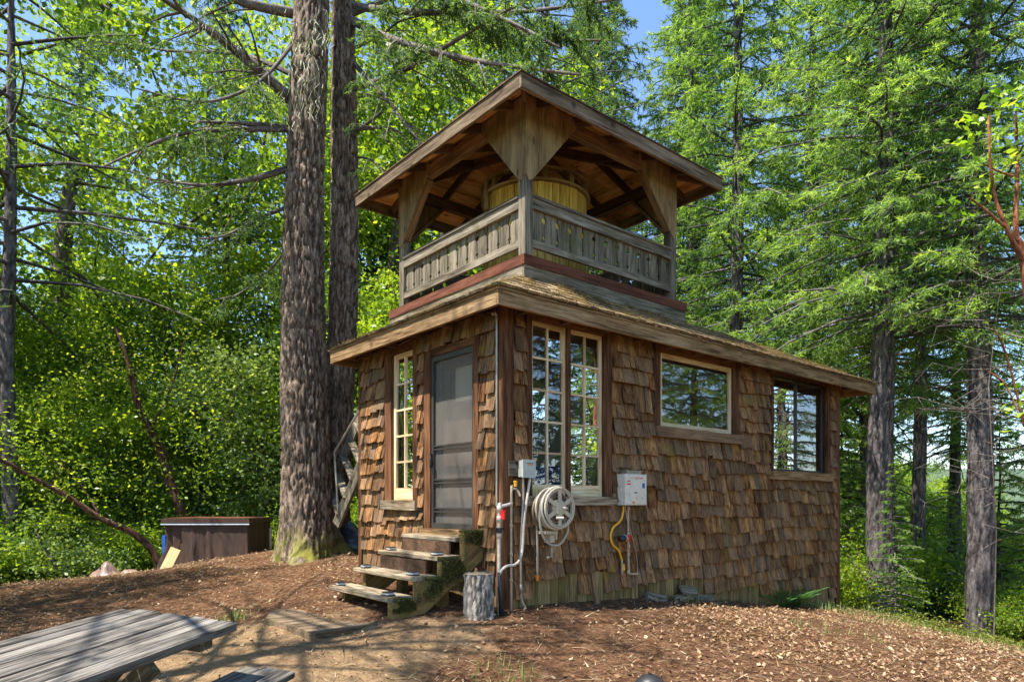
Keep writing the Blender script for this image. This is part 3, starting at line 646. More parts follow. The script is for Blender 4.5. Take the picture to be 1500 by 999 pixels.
# lookout: curb, deck, posts, railings, roof
def lookout():
    for (a0, a1, b0, b1, g) in ((TX0, TX1, TY0, TY0+.04, 'a'), (TX0, TX1, TY1-.04, TY1, 'a'), (TX0, TX0+.04, TY0+.04, TY1-.04, 'o'), (TX1-.04, TX1, TY0+.04, TY1-.04, 'o')):
        MB().box(a0, a1, b0, b1, 3.30, 3.655, g).build('curb_board', M['greywood'], CAB)
        e = .012
        if g == 'a': MB().box(a0-e, a1+e, b0-e, b1+e, 3.657, 3.765, g).build('red_board', M['redboard'], CAB)
        else: MB().box(a0-e, a1+e, b0+e, b1-e, 3.657, 3.764, g).build('red_board', M['redboard'], CAB)
    y = TY0+.05
    while y < TY1-.1: MB().box(TX0+.04, TX1-.04, y, y+.135, 3.72, 3.752).build('deck_board', M['greywood'], CAB); y += .14
    X0, X1, Y0, Y1 = .485, 3.175, .22, 2.91; p = .115
    for x in (X0, X1-p):
        for y in (Y0, Y1-p): MB().box(x, x+p, y, y+p, 3.767 if 0 else 3.768, 5.37, 'z').build('post', M['greywood'], CAB)
    def baluster(a0, a1, z0, z1, mp, o):
        zc, zc2, r, r2, h = z0+(z1-z0)*.70, z0+(z1-z0)*.30, .032, .018, .010
        right = [(a1-h, z0)]; left = [(a0+h, z0)]
        for zz, q in ((zc2, r2), (zc, r)):
            for t in np.linspace(-math.pi/2, math.pi/2, 7): right.append((a1-h-q*math.cos(t)*.9, zz+q*math.sin(t))); left.append((a0+h+q*math.cos(t)*.9, zz+q*math.sin(t)))
        right.append((a1-h, z1)); left.append((a0+h, z1))
        k = len(right); b = MB(mp); vs = []; fs = []
        for q in (o, o-.02): vs += [(a, q, z) for a, z in left]+[(a, q, z) for a, z in right]
        for i in range(k-1):
            fs += [(i, k+i, k+i+1, i+1), (2*k+i, 2*k+i+1, 3*k+i+1, 3*k+i), (i, i+1, 2*k+i+1, 2*k+i), (k+i, 3*k+i, 3*k+i+1, k+i+1)]
        fs += [(0, 2*k, 3*k, k), (k-1, 2*k-1, 4*k-1, 3*k-1)]
        b.add(vs, fs, [(z, a, o_) for a, o_, z in vs]); return b
    mB = lambda a, o, z: (a, Y1+Y0+o, z); mRt = lambda a, o, z: (X0+X1+o, a, z)
    for nm, mp, a0, a1, oo in (('f', mR, X0+p, X1-p, -Y0-.02), ('l', mL, Y0+p, Y1-p, -X0-.02), ('b', mB, X0+p, X1-p, -Y0-.02), ('r', mRt, Y0+p, Y1-p, -X0-.02)):
        n = 12; rail = MB(mp).box(a0, a1, oo-.02, oo+.018, 4.345, 4.46, j=.002).build('railing', M['greywood'], CAB)
        MB(mp).box(a0, a1, oo-.05, oo+.035, 4.462, 4.492).build('cap_rail', M['greywood'], rail)
        MB(mp).box(a0, a1, oo-.02, oo+.018, 3.915, 4.0, j=.002).build('bottom_rail', M['greywood'], rail)
        for i in range(n):
            w_ = (a1-a0)/n; baluster(a0+w_*i, a0+w_*(i+1), 3.93, 4.41, mp, oo-.022).build('baluster', M['greywood'], rail)
    # plates
    for (a0, a1, b0, b1, g) in ((X0, X1, Y0, Y0+.09, 'a'), (X0, X1, Y1-.09, Y1, 'a'), (X0, X0+.09, Y0+.09, Y1-.09, 'o'), (X1-.09, X1, Y0+.09, Y1-.09, 'o')):
        MB().box(a0, a1, b0, b1, 5.372, 5.52, g).build('plate_beam', M['rafter'] if b0 > 2 or a0 > 2 else M['soffit'], CAB)
    # plywood gussets with braces behind their slanting edges
    for mp, a0, a1, oo in ((mR, X0, X1, -Y0), (mL, Y0, Y1, -X0), (mB, X0, X1, -Y0), (mRt, Y0, Y1, -X0)):
        for s in (0, 1):
            A = a0 if s == 0 else a1; k = 1 if s == 0 else -1
            poly = [(A, 5.55), (A+k*.78, 5.55), (A+k*.78, 5.45), (A+k*.11, 4.665), (A+k*.055, 4.63), (A, 4.70)]
            MB(mp).prism(poly, oo, oo+.014).build('gusset', M['ply'], CAB)
            MB(mp).beam((A+k*.70, oo-.05, 5.37), (A+k*.12, oo-.05, 4.73), .09, .04, up=(k*.74, 0, -.68)).build('brace', M['soffit'], CAB)
    # roof
    a0, a1, b0, b1 = .115, 3.61, -.15, 3.40; ax, ay, az = (a0+a1)/2, (b0+b1)/2, 6.08; zf = 5.44
    for (p, q, g) in (((a0-.035, b0-.018), (a1+.035, b0-.018), 1), ((a0-.035, b1+.018), (a1+.035, b1+.018), 1), ((a0-.018, b0+.002), (a0-.018, b1-.002), 0), ((a1+.018, b0+.002), (a1+.018, b1-.002), 0)):
        MB().beam((*p, 5.368), (*q, 5.368), .036, .150).build('roof_fascia', M['rooffascia'], CAB)
    cs = [(a0-.01, b0-.01), (a1+.01, b0-.01), (a1+.01, b1+.01), (a0-.01, b1+.01)]; ks = [(a0-.05, b0-.05), (a1+.05, b0-.05), (a1+.05, b1+.05), (a0-.05, b1+.05)]; ap = Vector((ax, ay, az))
    sl = (az-zf)/((a1-a0)/2)
    for i in range(4):
        c0, c1 = Vector((*cs[i], zf+.000)), Vector((*cs[(i+1) % 4], zf+.000)); R_ = 3
        for r in range(R_):                          # plywood sheets in three rows per slope
            f0, f1 = r/R_, (r+1)/R_-.004
            q = [c0.lerp(ap, f0), c1.lerp(ap, f0), c1.lerp(ap, f1), c0.lerp(ap, f1)]; cuts = [0, .5, 1] if r < 2 else [0, 1]
            if r == 1: cuts = [0, .36, 1]
            for c_ in range(len(cuts)-1):
                s0, s1 = cuts[c_]+.002, cuts[c_+1]-.002
                pp = [q[0].lerp(q[1], s0), q[0].lerp(q[1], s1), q[3].lerp(q[2], s1), q[3].lerp(q[2], s0)]
                d = (c1-c0).normalized(); vs = [tuple(v) for v in pp]+[tuple(v+Vector((0, 0, .016))) for v in pp]
                MB().add(vs, [(0, 1, 2, 3), (4, 7, 6, 5), (0, 4, 5, 1), (1, 5, 6, 2), (2, 6, 7, 3), (3, 7, 4, 0)], [(Vector(v).dot(d), v[2]*2, v[2]) for v in vs]).build('roof_sheet', M['plyroof'], CAB)
    b = MB(); top = [tuple(Vector((*c, zf-.03*sl+.014))) for c in ks]+[(ax, ay, az+.03)]
    low = [(x, y, z+.014) for x, y, z in top]
    b.add(top+low, [(0, 1, 4), (1, 2, 4), (2, 3, 4), (3, 0, 4), (5, 9, 6), (6, 9, 7), (7, 9, 8), (8, 9, 5), (0, 5, 6, 1), (1, 6, 7, 2), (2, 7, 8, 3), (3, 8, 5, 0)]).build('roof_covering', M['rafter'], CAB)
    dz = -.062
    for i in range(4):
        c0 = Vector((*[(a0, b0), (a1, b0), (a1, b1), (a0, b1)][i], zf)); MB().beam(tuple(c0+Vector((0, 0, dz+.012))), tuple(ap+Vector((0, 0, dz-.01))), .045, .12).build('hip_rafter', M['rafter'], CAB)
    H = (a1-a0)/2; HB = (b1-b0)/2
    for i in range(4):
        for k in (-2, -1, 0, 1, 2):
            o_ = k*.60
            if i in (0, 2):
                y0 = b0 if i == 0 else b1; x = ax+o_; run = (1-abs(o_)/H)*HB; y1 = y0+(run if i == 0 else -run); p = (x, y0, zf+dz+.012); q = (x, y1, zf+(az-zf)*(1-abs(o_)/H)+dz+.01)
            else:
                x0 = a0 if i == 3 else a1; y = ay+o_; run = (1-abs(o_)/HB)*H; x1 = x0+(run if i == 3 else -run); p = (x0, y, zf+dz+.012); q = (x1, y, zf+(az-zf)*(1-abs(o_)/HB)+dz+.01)
            MB().beam(p, q, .042, .10).build('rafter', M['rafter'], CAB)
lookout()

def tank():
    c = h2w(1.84, 1.57); t = empty('water_tank', 'round golden wooden stave tank standing inside the lookout railing', 'water tank', (c[0], c[1], 3.755)); R_ = .70; n = 44
    MB().disc((0, 0, .04), (0, 0, 1), R_-.03, .06, 32).disc((0, 0, 1.33), (0, 0, 1), R_-.03, .03, 32).build('tank_base', M['tankwood'], t)
    for i in range(n):
        a0, a1 = 2*math.pi*(i+.04)/n, 2*math.pi*(i+.96)/n; b = MB(); zt = 1.42+rr(-.004, .004)
        vs = [(r*math.cos(a), r*math.sin(a), z) for z in (.0, zt) for r in (R_, R_-.035) for a in (a0, a1)]
        b.add(vs, [(0, 1, 5, 4), (2, 6, 7, 3), (0, 4, 6, 2), (1, 3, 7, 5), (0, 2, 3, 1), (4, 5, 7, 6)], [(v[2], v[0], v[1]) for v in vs]); b.build('stave', M['tankwood'], t)
    def ring(z, r0, r1, h, mat):
        b = MB(); N_ = 48; vs = []
        for k in range(N_):
            a = 2*math.pi*k/N_; vs += [(r0*math.cos(a), r0*math.sin(a), z), (r1*math.cos(a), r1*math.sin(a), z), (r1*math.cos(a), r1*math.sin(a), z+h), (r0*math.cos(a), r0*math.sin(a), z+h)]
        fs = []
        for k in range(N_):
            a = k*4; c_ = ((k+1) % N_)*4; fs += [(a+j, a+(j+1) % 4, c_+(j+1) % 4, c_+j) for j in range(4)]
        b.add(vs, fs, [(math.atan2(v[1], v[0])*r0, v[0]*.1, v[2]) for v in vs]); return b.build('ring', mat, t)
    ring(1.425, R_-.03, R_+.05, .03, M['ply']); ring(1.58, R_-.03, R_+.05, .03, M['ply'])
    for z in (.15, .6, 1.05): ring(z, R_+.002, R_+.008, .03, M['darkmetal'])
    for k in range(12):
        a = 2*math.pi*(k+.3)/12; cx, cy = R_*math.cos(a), R_*math.sin(a); MB().beam((cx, cy, 1.455), (cx, cy, 1.58), .07, .05, up=(math.cos(a), math.sin(a), 0)).build('spacer', M['ply'], t)
    MB().tube([(-.66, -.36, 1.2), (-.66, -.36, 1.60)], .035, 8).build('peg', M['ply'], t)
tank()
# ---------------------------------------------------------------- things on and beside the cabin (own top-level objects in the cabin's frame)
def hthing(name, label, cat, u=0, v=0, z=0, group=None):
    x, y, _ = h2w(u, v); o = empty(name, label, cat, (x, y, z), HROT, group)
    return o
class Rel:                                           # local frame with its origin at (u, v, z) of the cabin
    def __init__(s, u, v, z): s.o = (u, v, z)
    def __call__(s, a, o, z): return (a-s.o[0], -o-s.o[1], z-s.o[2])

def steps():
    Z0 = gz(*h2w(-1.05, 1.0)[:2]); t = hthing('wooden_steps', 'mossy timber steps with four weathered treads leading up to the screen door', 'steps', -.02, .95, 0)
    off = Vector((.02, -.95, 0)); L = lambda p: tuple(Vector(p)+off)
    mp = lambda a, o, z: L((-o, a, z))
    fr = [(-.29, .73), (-.57, .55), (-.86, .365), (-1.14, .185)]
    for k, (u, z) in enumerate(fr):
        y1 = (1.54, 1.58, 1.62, 1.67)[k]; y0 = (.44, .37, .37, .38)[k]
        dpt = .29 if k else .27
        for q in ((0, .5), (.5, 1)):
            MB().beam(L((u+dpt*(q[0]+q[1])/2, y0+rr(-.012, .012), z-.022)), L((u+dpt*(q[0]+q[1])/2, y1+rr(-.015, .015), z-.022)), dpt*.49, .045, j=.003, cham=.006).build('tread', M['step'], t)
    g = Z0
    prof = [(-.02, .76), (-.02, .50), (-.80, g-.05), (-1.12, g-.05), (-1.12, .135), (-.84, .14), (-.84, .315), (-.555, .32), (-.555, .50), (-.275, .50), (-.275, .78), (-.05, .79)]
    for y0, y1, mt in ((.30, .385, 'mosswood'), (1.44, 1.50, 'mosswood')):
        if y0 > 1: pr = [(-.02, .68), (-.02, .45), (-.80, g-.05), (-1.05, g-.05), (-1.05, .135), (-.80, .14), (-.80, .315), (-.52, .32), (-.52, .50), (-.25, .50), (-.25, .68)]
        else: pr = prof
        b = MB(); k = len(pr); vs = [L((a, y0, z)) for a, z in pr]+[L((a, y1, z)) for a, z in pr]
        b.add(vs, [tuple(range(k)), tuple(range(2*k-1, k-1, -1))]+[(i, k+i, k+(i+1) % k, (i+1) % k) for i in range(k)], [(a*.8+z*.6, y, z*.8-a*.6) for (a, z), y in zip(pr+pr, [y0]*k+[y1]*k)]).build('stringer', M[mt], t)
    for y_ in (.40, 1.2): MB().box(-.48, -.38, y_-.95, y_-.86, -.1, .34, 'z').build('support_post', M['mosswood'], t)
    for k, (u, z) in enumerate(fr[1:3]):
        MB().box(u+.24+.02, u+.26+.02, .5-.95, 1.44-.95, z+.0, z+.135).build('riser', M['rafter'], t)
    # moss cushions on the top of the stringer
    rng = np.random.default_rng(2); n = 12000; uu = rng.uniform(-1.12, -.02, n); yy = rng.uniform(.29, .40, n); zz = np.interp(-uu, [0, .27, .28, .55, .56, .84, .85, 1.12], [.785, .785, .52, .52, .33, .33, .155, .14])
    side = rng.uniform(size=n) < .55; lowz = np.interp(-uu, [0, .8, 1.12], [.5, g, g]); zz = np.where(side, lowz+(zz-lowz)*rng.uniform(0, 1, n)**.45, zz); yy = np.where(side, .297, yy)
    keep = fbm(uu*5, zz*5, 1, 3) > .38; P = np.stack([uu, yy, zz], 1)[keep]+np.array(off); d = np.where(side[keep][:, None], np.array([[0, -1, .3]]), np.array([[0, 0, 1.]]))
    link('moss', np_mesh('moss', leaves_at(P, .028, .006, .5, rng, dirs=d), 4, rng.uniform(0, 1, P.shape[0])), M['moss_dk'], t)['kind'] = 'stuff'
    lab = ['small glass step light at the left end of the lowest tread', 'small glass step light at the right end of the lowest tread', 'small glass step light at the left end of the second tread from the ground',
           'small glass step light at the right end of the second tread from the ground', 'small glass step light at the left end of the third tread from the ground', 'small glass step light at the right end of the third tread from the ground']
    i = 0
    for k in (3, 2, 1):
        u, z = fr[k]
        for v in ((1.55, 1.50, 1.44)[3-k] if k else 0, .50):
            st = hthing('step_light', lab[i], 'step light', u+.09, v, z+.004, 'glass step lights on the treads'); i += 1
            st.rotation_euler.z = HROT+rr(-.15, .15)
            MB().box(-.045, .045, -.055, .055, 0, .010).build('base', M['darkmetal'], st)
            MB().box(-.038, .038, -.048, .048, .010, .028).build('lens', M['glassblock'], st)
            MB().box(-.041, .041, -.051, .051, .0285, .036).build('cover', M['black'], st)
M['moss_dk'] = leafmat('dark_moss', [(.05, .045, .012), (.11, .10, .025), (.20, .19, .05)], .1, .9)
steps()

M['slab'] = wood('dirty_slab', (.05, .032, .018), (.125, .085, .05), (.22, .16, .10), moss=.3, mosscol=(.11, .10, .04))
def threshold_slab():
    u, v = -1.55, .98; x, y, _ = h2w(u, v); z = gz(x, y); t = hthing('stone_slab', 'flat weathered paving slab lying at the foot of the steps', 'slab', u, v, z)
    b = MB(); pts = [(-.35, -.72), (.30, -.66), (.36, .1), (.33, .70), (-.2, .78), (-.42, .3)]; pts = [(a, c) for a, c in pts]; k = len(pts)
    b.add([(a, c, .0-.08) for a, c in pts]+[(a+rr(-.01, .01), c, .012+rr(-.004, .004)) for a, c in pts], [tuple(range(k)), tuple(range(2*k-1, k-1, -1))]+[(i, k+i, k+(i+1) % k, (i+1) % k) for i in range(k)]).build('slab_top', M['slab'], t)
threshold_slab()

def np_tube(pts, rad, n, amp, seed, fl=None, per=7):
    """bark-textured tapering tube as arrays: ridges displaced for real"""
    P = np.array(smooth_path(pts, per)) if per > 1 else np.array(pts, float); m = len(P)
    r = np.interp(np.linspace(0, 1, m), np.linspace(0, 1, len(rad)), rad); T = np.gradient(P, axis=0); T /= np.linalg.norm(T, axis=1, keepdims=True)
    ref = np.array([1., .1, 0]) if abs(T[0][2]) > .7 else np.array([0, 0, 1.]); X = ref-T*(T@ref)[:, None]; X /= np.linalg.norm(X, axis=1, keepdims=True); Y = np.cross(T, X)
    a = np.linspace(0, 2*math.pi, n, endpoint=False); L = np.concatenate([[0], np.cumsum(np.linalg.norm(np.diff(P, axis=0), axis=1))])
    A, LL = np.meshgrid(a, L); rr_ = np.repeat(r[:, None], n, 1)
    q = np.minimum(1, np.abs(2*fbm(np.cos(A)*rr_*19+seed, np.sin(A)*rr_*19, LL*4.6+seed, 4)-.95)*3.6)
    d = amp*(q-.7)+amp*.6*(fbm(np.cos(A)*3, np.sin(A)*3, LL*.7+seed, 2)-.4)
    R_ = rr_+d
    if fl is not None: R_ = R_+fl(A, LL)
    V = P[:, None, :]+X[:, None, :]*(np.cos(A)*R_)[..., None]+Y[:, None, :]*(np.sin(A)*R_)[..., None]
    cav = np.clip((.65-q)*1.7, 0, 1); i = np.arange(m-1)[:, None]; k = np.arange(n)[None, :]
    f = np.stack([i*n+k, i*n+(k+1) % n, (i+1)*n+(k+1) % n, (i+1)*n+k], -1).reshape(-1, 4)
    return V.reshape(-1, 3), f, cav.ravel()
def join_tubes(name, tubes, mat, parent, smooth=True):
    V = []; Fc = []; C_ = []; n = 0
    for v, f, c in tubes: V.append(v); Fc.append(f+n); C_.append(c); n += len(v)
    V = np.concatenate(V).astype(np.float32); Fc = np.concatenate(Fc).astype(np.int32); C_ = np.concatenate(C_).astype(np.float32)
    me = bpy.data.meshes.new(name); me.vertices.add(len(V)); me.vertices.foreach_set('co', V.ravel()); me.loops.add(Fc.size); me.loops.foreach_set('vertex_index', Fc.ravel())
    me.polygons.add(len(Fc)); me.polygons.foreach_set('loop_start', np.arange(0, Fc.size, 4, dtype=np.int32)); me.update(calc_edges=True)
    if smooth: me.polygons.foreach_set('use_smooth', [True]*len(Fc))
    at_ = me.attributes.new('var', 'FLOAT', 'POINT'); at_.data.foreach_set('value', C_); return link(name, me, mat, parent)

def stump():
    u, v = -.56, -.16
    x, y, z = *at(701, 880, 6.62)[:2], 0; z = gz(x, y); t = empty('round_stump', 'short upright grey log round standing beside the steps and white pipe', 'stump', (x, y, z))
    H = .42; tb = np_tube([(0, 0, -.04), (.004, 0, .12), (0, .003, .3), (-.003, 0, H)], [.150, .145, .143, .140], 90, .022, 3, per=10); join_tubes('bark', [tb], M['stump'], t)
    b = MB(); n = 30; vs = [(0, 0, H+.002)]+[(.139*math.cos(2*math.pi*k/n)+rr(-.003, .003), .139*math.sin(2*math.pi*k/n), H-.002) for k in range(n)]
    b.add(vs, [(0, 1+k, 1+(k+1) % n) for k in range(n)], [(v[2], v[0], v[1]) for v in vs]).build('cut_face', M['greywood'], t)
stump()

# ---- pipes and boxes on the corner
def V3(px, py, o): u, z = PR(px, py, o); return (u, o, z)
def gR(u, o): return gz(*h2w(u, -o)[:2])
def conduit():
    v, zt = PL(727.5, 466, .05); _, zb = PL(727.5, 741, .05); t = hthing('thin_conduit', 'long thin grey conduit running up the corner of the cabin beside the door', 'conduit', -.05, v, zb)
    MB().tube([(0, 0, 0), (0, 0, zt-zb)], .011, 8).build('pipe', M['galv'], t); MB().tube([(0, 0, zt-zb-.02), (0, 0, zt-zb+.03), (-.03, 0, zt-zb+.05), (-.05, 0, zt-zb+.03)], .016, 8).build('cap', M['galv'], t)
conduit()
def pipes():
    mr = Rel(0, 0, 0)
    def T(name, label, cat, u, o, z): return hthing(name, label, cat, u, -o, z), Rel(u, -o, z)
    O = .10
    # white riser
    u0, zt = PR(731, 741, O); zg = gR(u0, O)-.04; t, r = T('white_water_pipe', 'white plastic water riser with red valve handle and black coupling at the corner', 'water pipe', u0, O, zg)
    u2, z2 = PR(748, 738, O)
    MB(r).tube(smooth_path([(u0, O, zg), (u0, O, zt-.06), (u0+.012, O, zt-.008), (u0+.05, O, zt), (u2, O, z2)], 4), .017, 12).build('riser', M['pvc'], t, True)
    for z in (PR(731, 760, O)[1], PR(731, 783, O)[1], PR(731, 745, O)[1]): MB(r).tube([(u0, O, z-.03), (u0, O, z+.03)], .024, 12).build('collar', M['pvc'], t, True)
    zc = PR(731, 776, O)[1]; MB(r).tube([(u0, O, zc-.03), (u0, O, zc+.022)], .033, 10).tube([(u0-.045, O, zc+.008), (u0+.045, O, zc+.008)], .012, 8).build('coupling', M['black'], t)
    zv = PR(734, 752, O)[1]; MB(r).box(u0+.004, u0+.042, O+.018, O+.05, zv-.05, zv+.035).tube([(u0+.02, O+.05, zv-.06), (u0+.02, O+.055, zv+.02)], .014, 8).build('valve_handle', M['red'], t)
    # tan riser
    u1, z1 = PR(749, 722, O); t, r = T('tan_water_pipe', 'slim tan pipe rising beside the white one to an elbow with brass valve', 'water pipe', u1, O, gR(u1, O)-.04)
    zz = gR(u1, O)-.04; ue, ze = PR(761, 727, O+.02); um, zm = PR(756, 717, O)
    MB(r).tube(smooth_path([(u1, O, zz), (u1, O, z1-.03), (u1+.015, O, zm), (um, O+.0, zm+.005), (ue-.005, O+.02, ze+.03), (ue, O+.03, ze)], 4), .0125, 10).build('riser', M['copper'], t, True)
    for py in (738, 770, 812, 850): z = PR(749, py, O)[1]; MB(r).tube([(u1, O, z-.018), (u1, O, z+.018)], .017, 10).build('collar', M['copper'], t, True)
    ub, zb = PR(755, 710, O); MB(r).disc((ub, O, zb), (0, 0, 1), .018, .035, 8).disc((ub, O, zb+.03), (0, 1, 0), .012, .04, 8).build('brass_valve', M['yellow'], t)
    # electrical box on its board
    ua, za = PR(741, 675, .02); uc, zc = PR(773, 699, .02); t, r = T('backing_board', 'small weathered board behind the beige electrical box', 'board', ua, .0, 1.369)
    MB(r).box(.03, .332, .036, .055, 1.37, 1.525, 'a', .003).build('board_face', M['greywood'], t)
    t, r = T('electrical_box', 'beige electrical box with hinged cover on the corner board', 'electrical box', .14, .056, 1.36)
    MB(r).box(.15, .315, .056, .125, 1.36, 1.53).build('housing', M['boxpaint'], t); MB(r).box(.145, .32, .125, .138, 1.352, 1.538).build('cover', M['boxpaint'], t)
    MB(r).box(.21, .275, .1385, .140, 1.48, 1.492).build('sticker', M['orange'], t); MB(r).box(.20, .29, .1385, .140, 1.497, 1.503).build('sticker', M['black'], t)
    # conduits down from the box
    uL, zL = PR(760.5, 702, .09); ug, zg = PR(771, 890, .06)
    pts = [(.185, .09, 1.36), (.188, .09, 1.1), PRo(763, 800, .07), PRo(763, 860, .07), PRo(765, 880, .07), PRo(771, 892, .09)]
    t, r = T('grey_conduit', 'grey conduit dropping from the box straight to the ground', 'conduit', .19, .07, 0)
    MB(r).tube(smooth_path(pts, 5), .0125, 10).build('pipe', M['galv'], t, True)
    for q in (3.0,): MB(r).tube([PRo(763, 856, .07), PRo(763, 868, .07)], .017, 10).build('collar', M['galv'], t, True)
    pts = [(.275, .10, 1.36), PRo(768, 760, .12), PRo(765.5, 800, .14), PRo(762, 818, .16), PRo(754, 827, .17), PRo(742, 829, .17), PRo(733, 838, .15), PRo(731.5, 850, .14)]
    t, r = T('curved_conduit', 'pale conduit curving left from the box into a black sleeve', 'conduit', .2, .12, 0)
    MB(r).tube(smooth_path(pts, 6), .014, 10).build('pipe', M['pvc'], t, True)
    MB(r).tube([PRo(731.5, 838, .14), PRo(733, 870, .14), (PR(735, 899, .14)[0], .14, gR(.0, .14)-.05)], [.021, .022, .03], 10).build('sleeve', M['black'], t, True)
def PRo(px, py, o): u, z = PR(px, py, o); return (u, o, z)
pipes()

M['hosedark'] = flat('dark_hose', (.20, .15, .10), .5)
def reel():
    u, z = PR(820, 744, .34); t = hthing('hose_reel', 'tan wall hose reel loaded with beige hose below the tall windows', 'hose reel', u, 0, z); r = Rel(u, 0, z)
    def wheel(o, mat='reel'):
        b = MB(r); n = 36
        for q, w_ in ((.205, .012), (.185, .008)): b.tube([(u+q*math.cos(a), o, z+q*math.sin(a)) for a in np.linspace(0, 2*math.pi, n, endpoint=False)], w_, 6, closed=True)
        b.build('rim', M[mat], t, True)
        for k in range(6):
            a = math.pi/2+k*math.pi/3; MB(r).beam((u+.05*math.cos(a), o, z+.05*math.sin(a)), (u+.19*math.cos(a), o, z+.19*math.sin(a)), .042, .012, up=(0, 1, 0)).build('spoke', M[mat], t)
        MB(r).disc((u, o, z), (0, 1, 0), .072, .022, 20).build('hub', M[mat], t)
    wheel(.34); wheel(.20); MB(r).disc((u, .27, z), (0, 1, 0), .09, .12, 20).build('drum', M['reel'], t)
    MB(r).tube([(u+.04, .345, z+.0), (u+.04, .40, z+.0)], .014, 8).tube([(u-.06, .35, z-.10), (u-.02, .42, z-.10)], .014, 8).build('crank', M['pvc'], t)
    b = MB(r)
    for k in range(4):
        for q in (.12, .15): b.tube([(u+q*math.cos(a), .215+k*.026+(.01 if q > .14 else 0), z+q*math.sin(a)) for a in np.linspace(0, 2*math.pi, 28, endpoint=False)], .015, 6, closed=True)
    b.build('hose_coil', M['hosedark'], t, True)
    for o, q, dx, dz, mt in ((.31, .212, -.012, -.0, 'pvc'), (.27, .195, -.015, -.015, 'hose'), (.16, .19, -.02, -.03, 'hosedark')):
        MB(r).tube([(u+dx+q*math.cos(a), o, z+dz+q*1.02*math.sin(a)) for a in np.linspace(0, 2*math.pi, 32, endpoint=False)], .0125, 6, closed=True).build('hose_loop', M[mt], t, True)
    lp = [PRo(804, 722, .24), PRo(794, 735, .24), PRo(790.5, 760, .24), PRo(795, 785, .24), PRo(806, 797, .24), PRo(820, 797, .24), PRo(831, 780, .22), PRo(831, 765, .2)]
    MB(r).tube(smooth_path(lp, 6), .012, 8).build('hose_loop', M['hose'], t, True)
    hg = [PRo(786, 722, .10), PRo(785, 745, .10), PRo(787, 790, .08), PRo(787, 842, .08)]; MB(r).tube(smooth_path(hg, 6), .012, 8).build('hose_end', M['hose'], t, True)
    p = PRo(787, 842, .08); MB(r).tube([p, (p[0], p[1], p[2]-.06)], [.02, .016], 8).build('nozzle', M['orange'], t)
    MB(r).box(u-.1, u+.06, .0, .03, z-.42, z+.2, 'z').build('mount_plate', M['newwood'], t)
    MB(r).tube([PRo(814, 772, .2), PRo(814, 790, .2)], .018, 8).box(u-.10, u+.05, .1, .26, z-.27, z-.24).box(u-.03, u+.03, .13, .23, z-.36, z-.28).tube([PRo(808, 797, .12), PRo(808, 815, .12), PRo(802, 816, .14)], .012, 8).build('bracket', M['reel'], t)
    MB(r).tube([PRo(814, 798, .12), PRo(808, 813, .14)], .005, 6).build('tap', M['galv'], t)
reel()

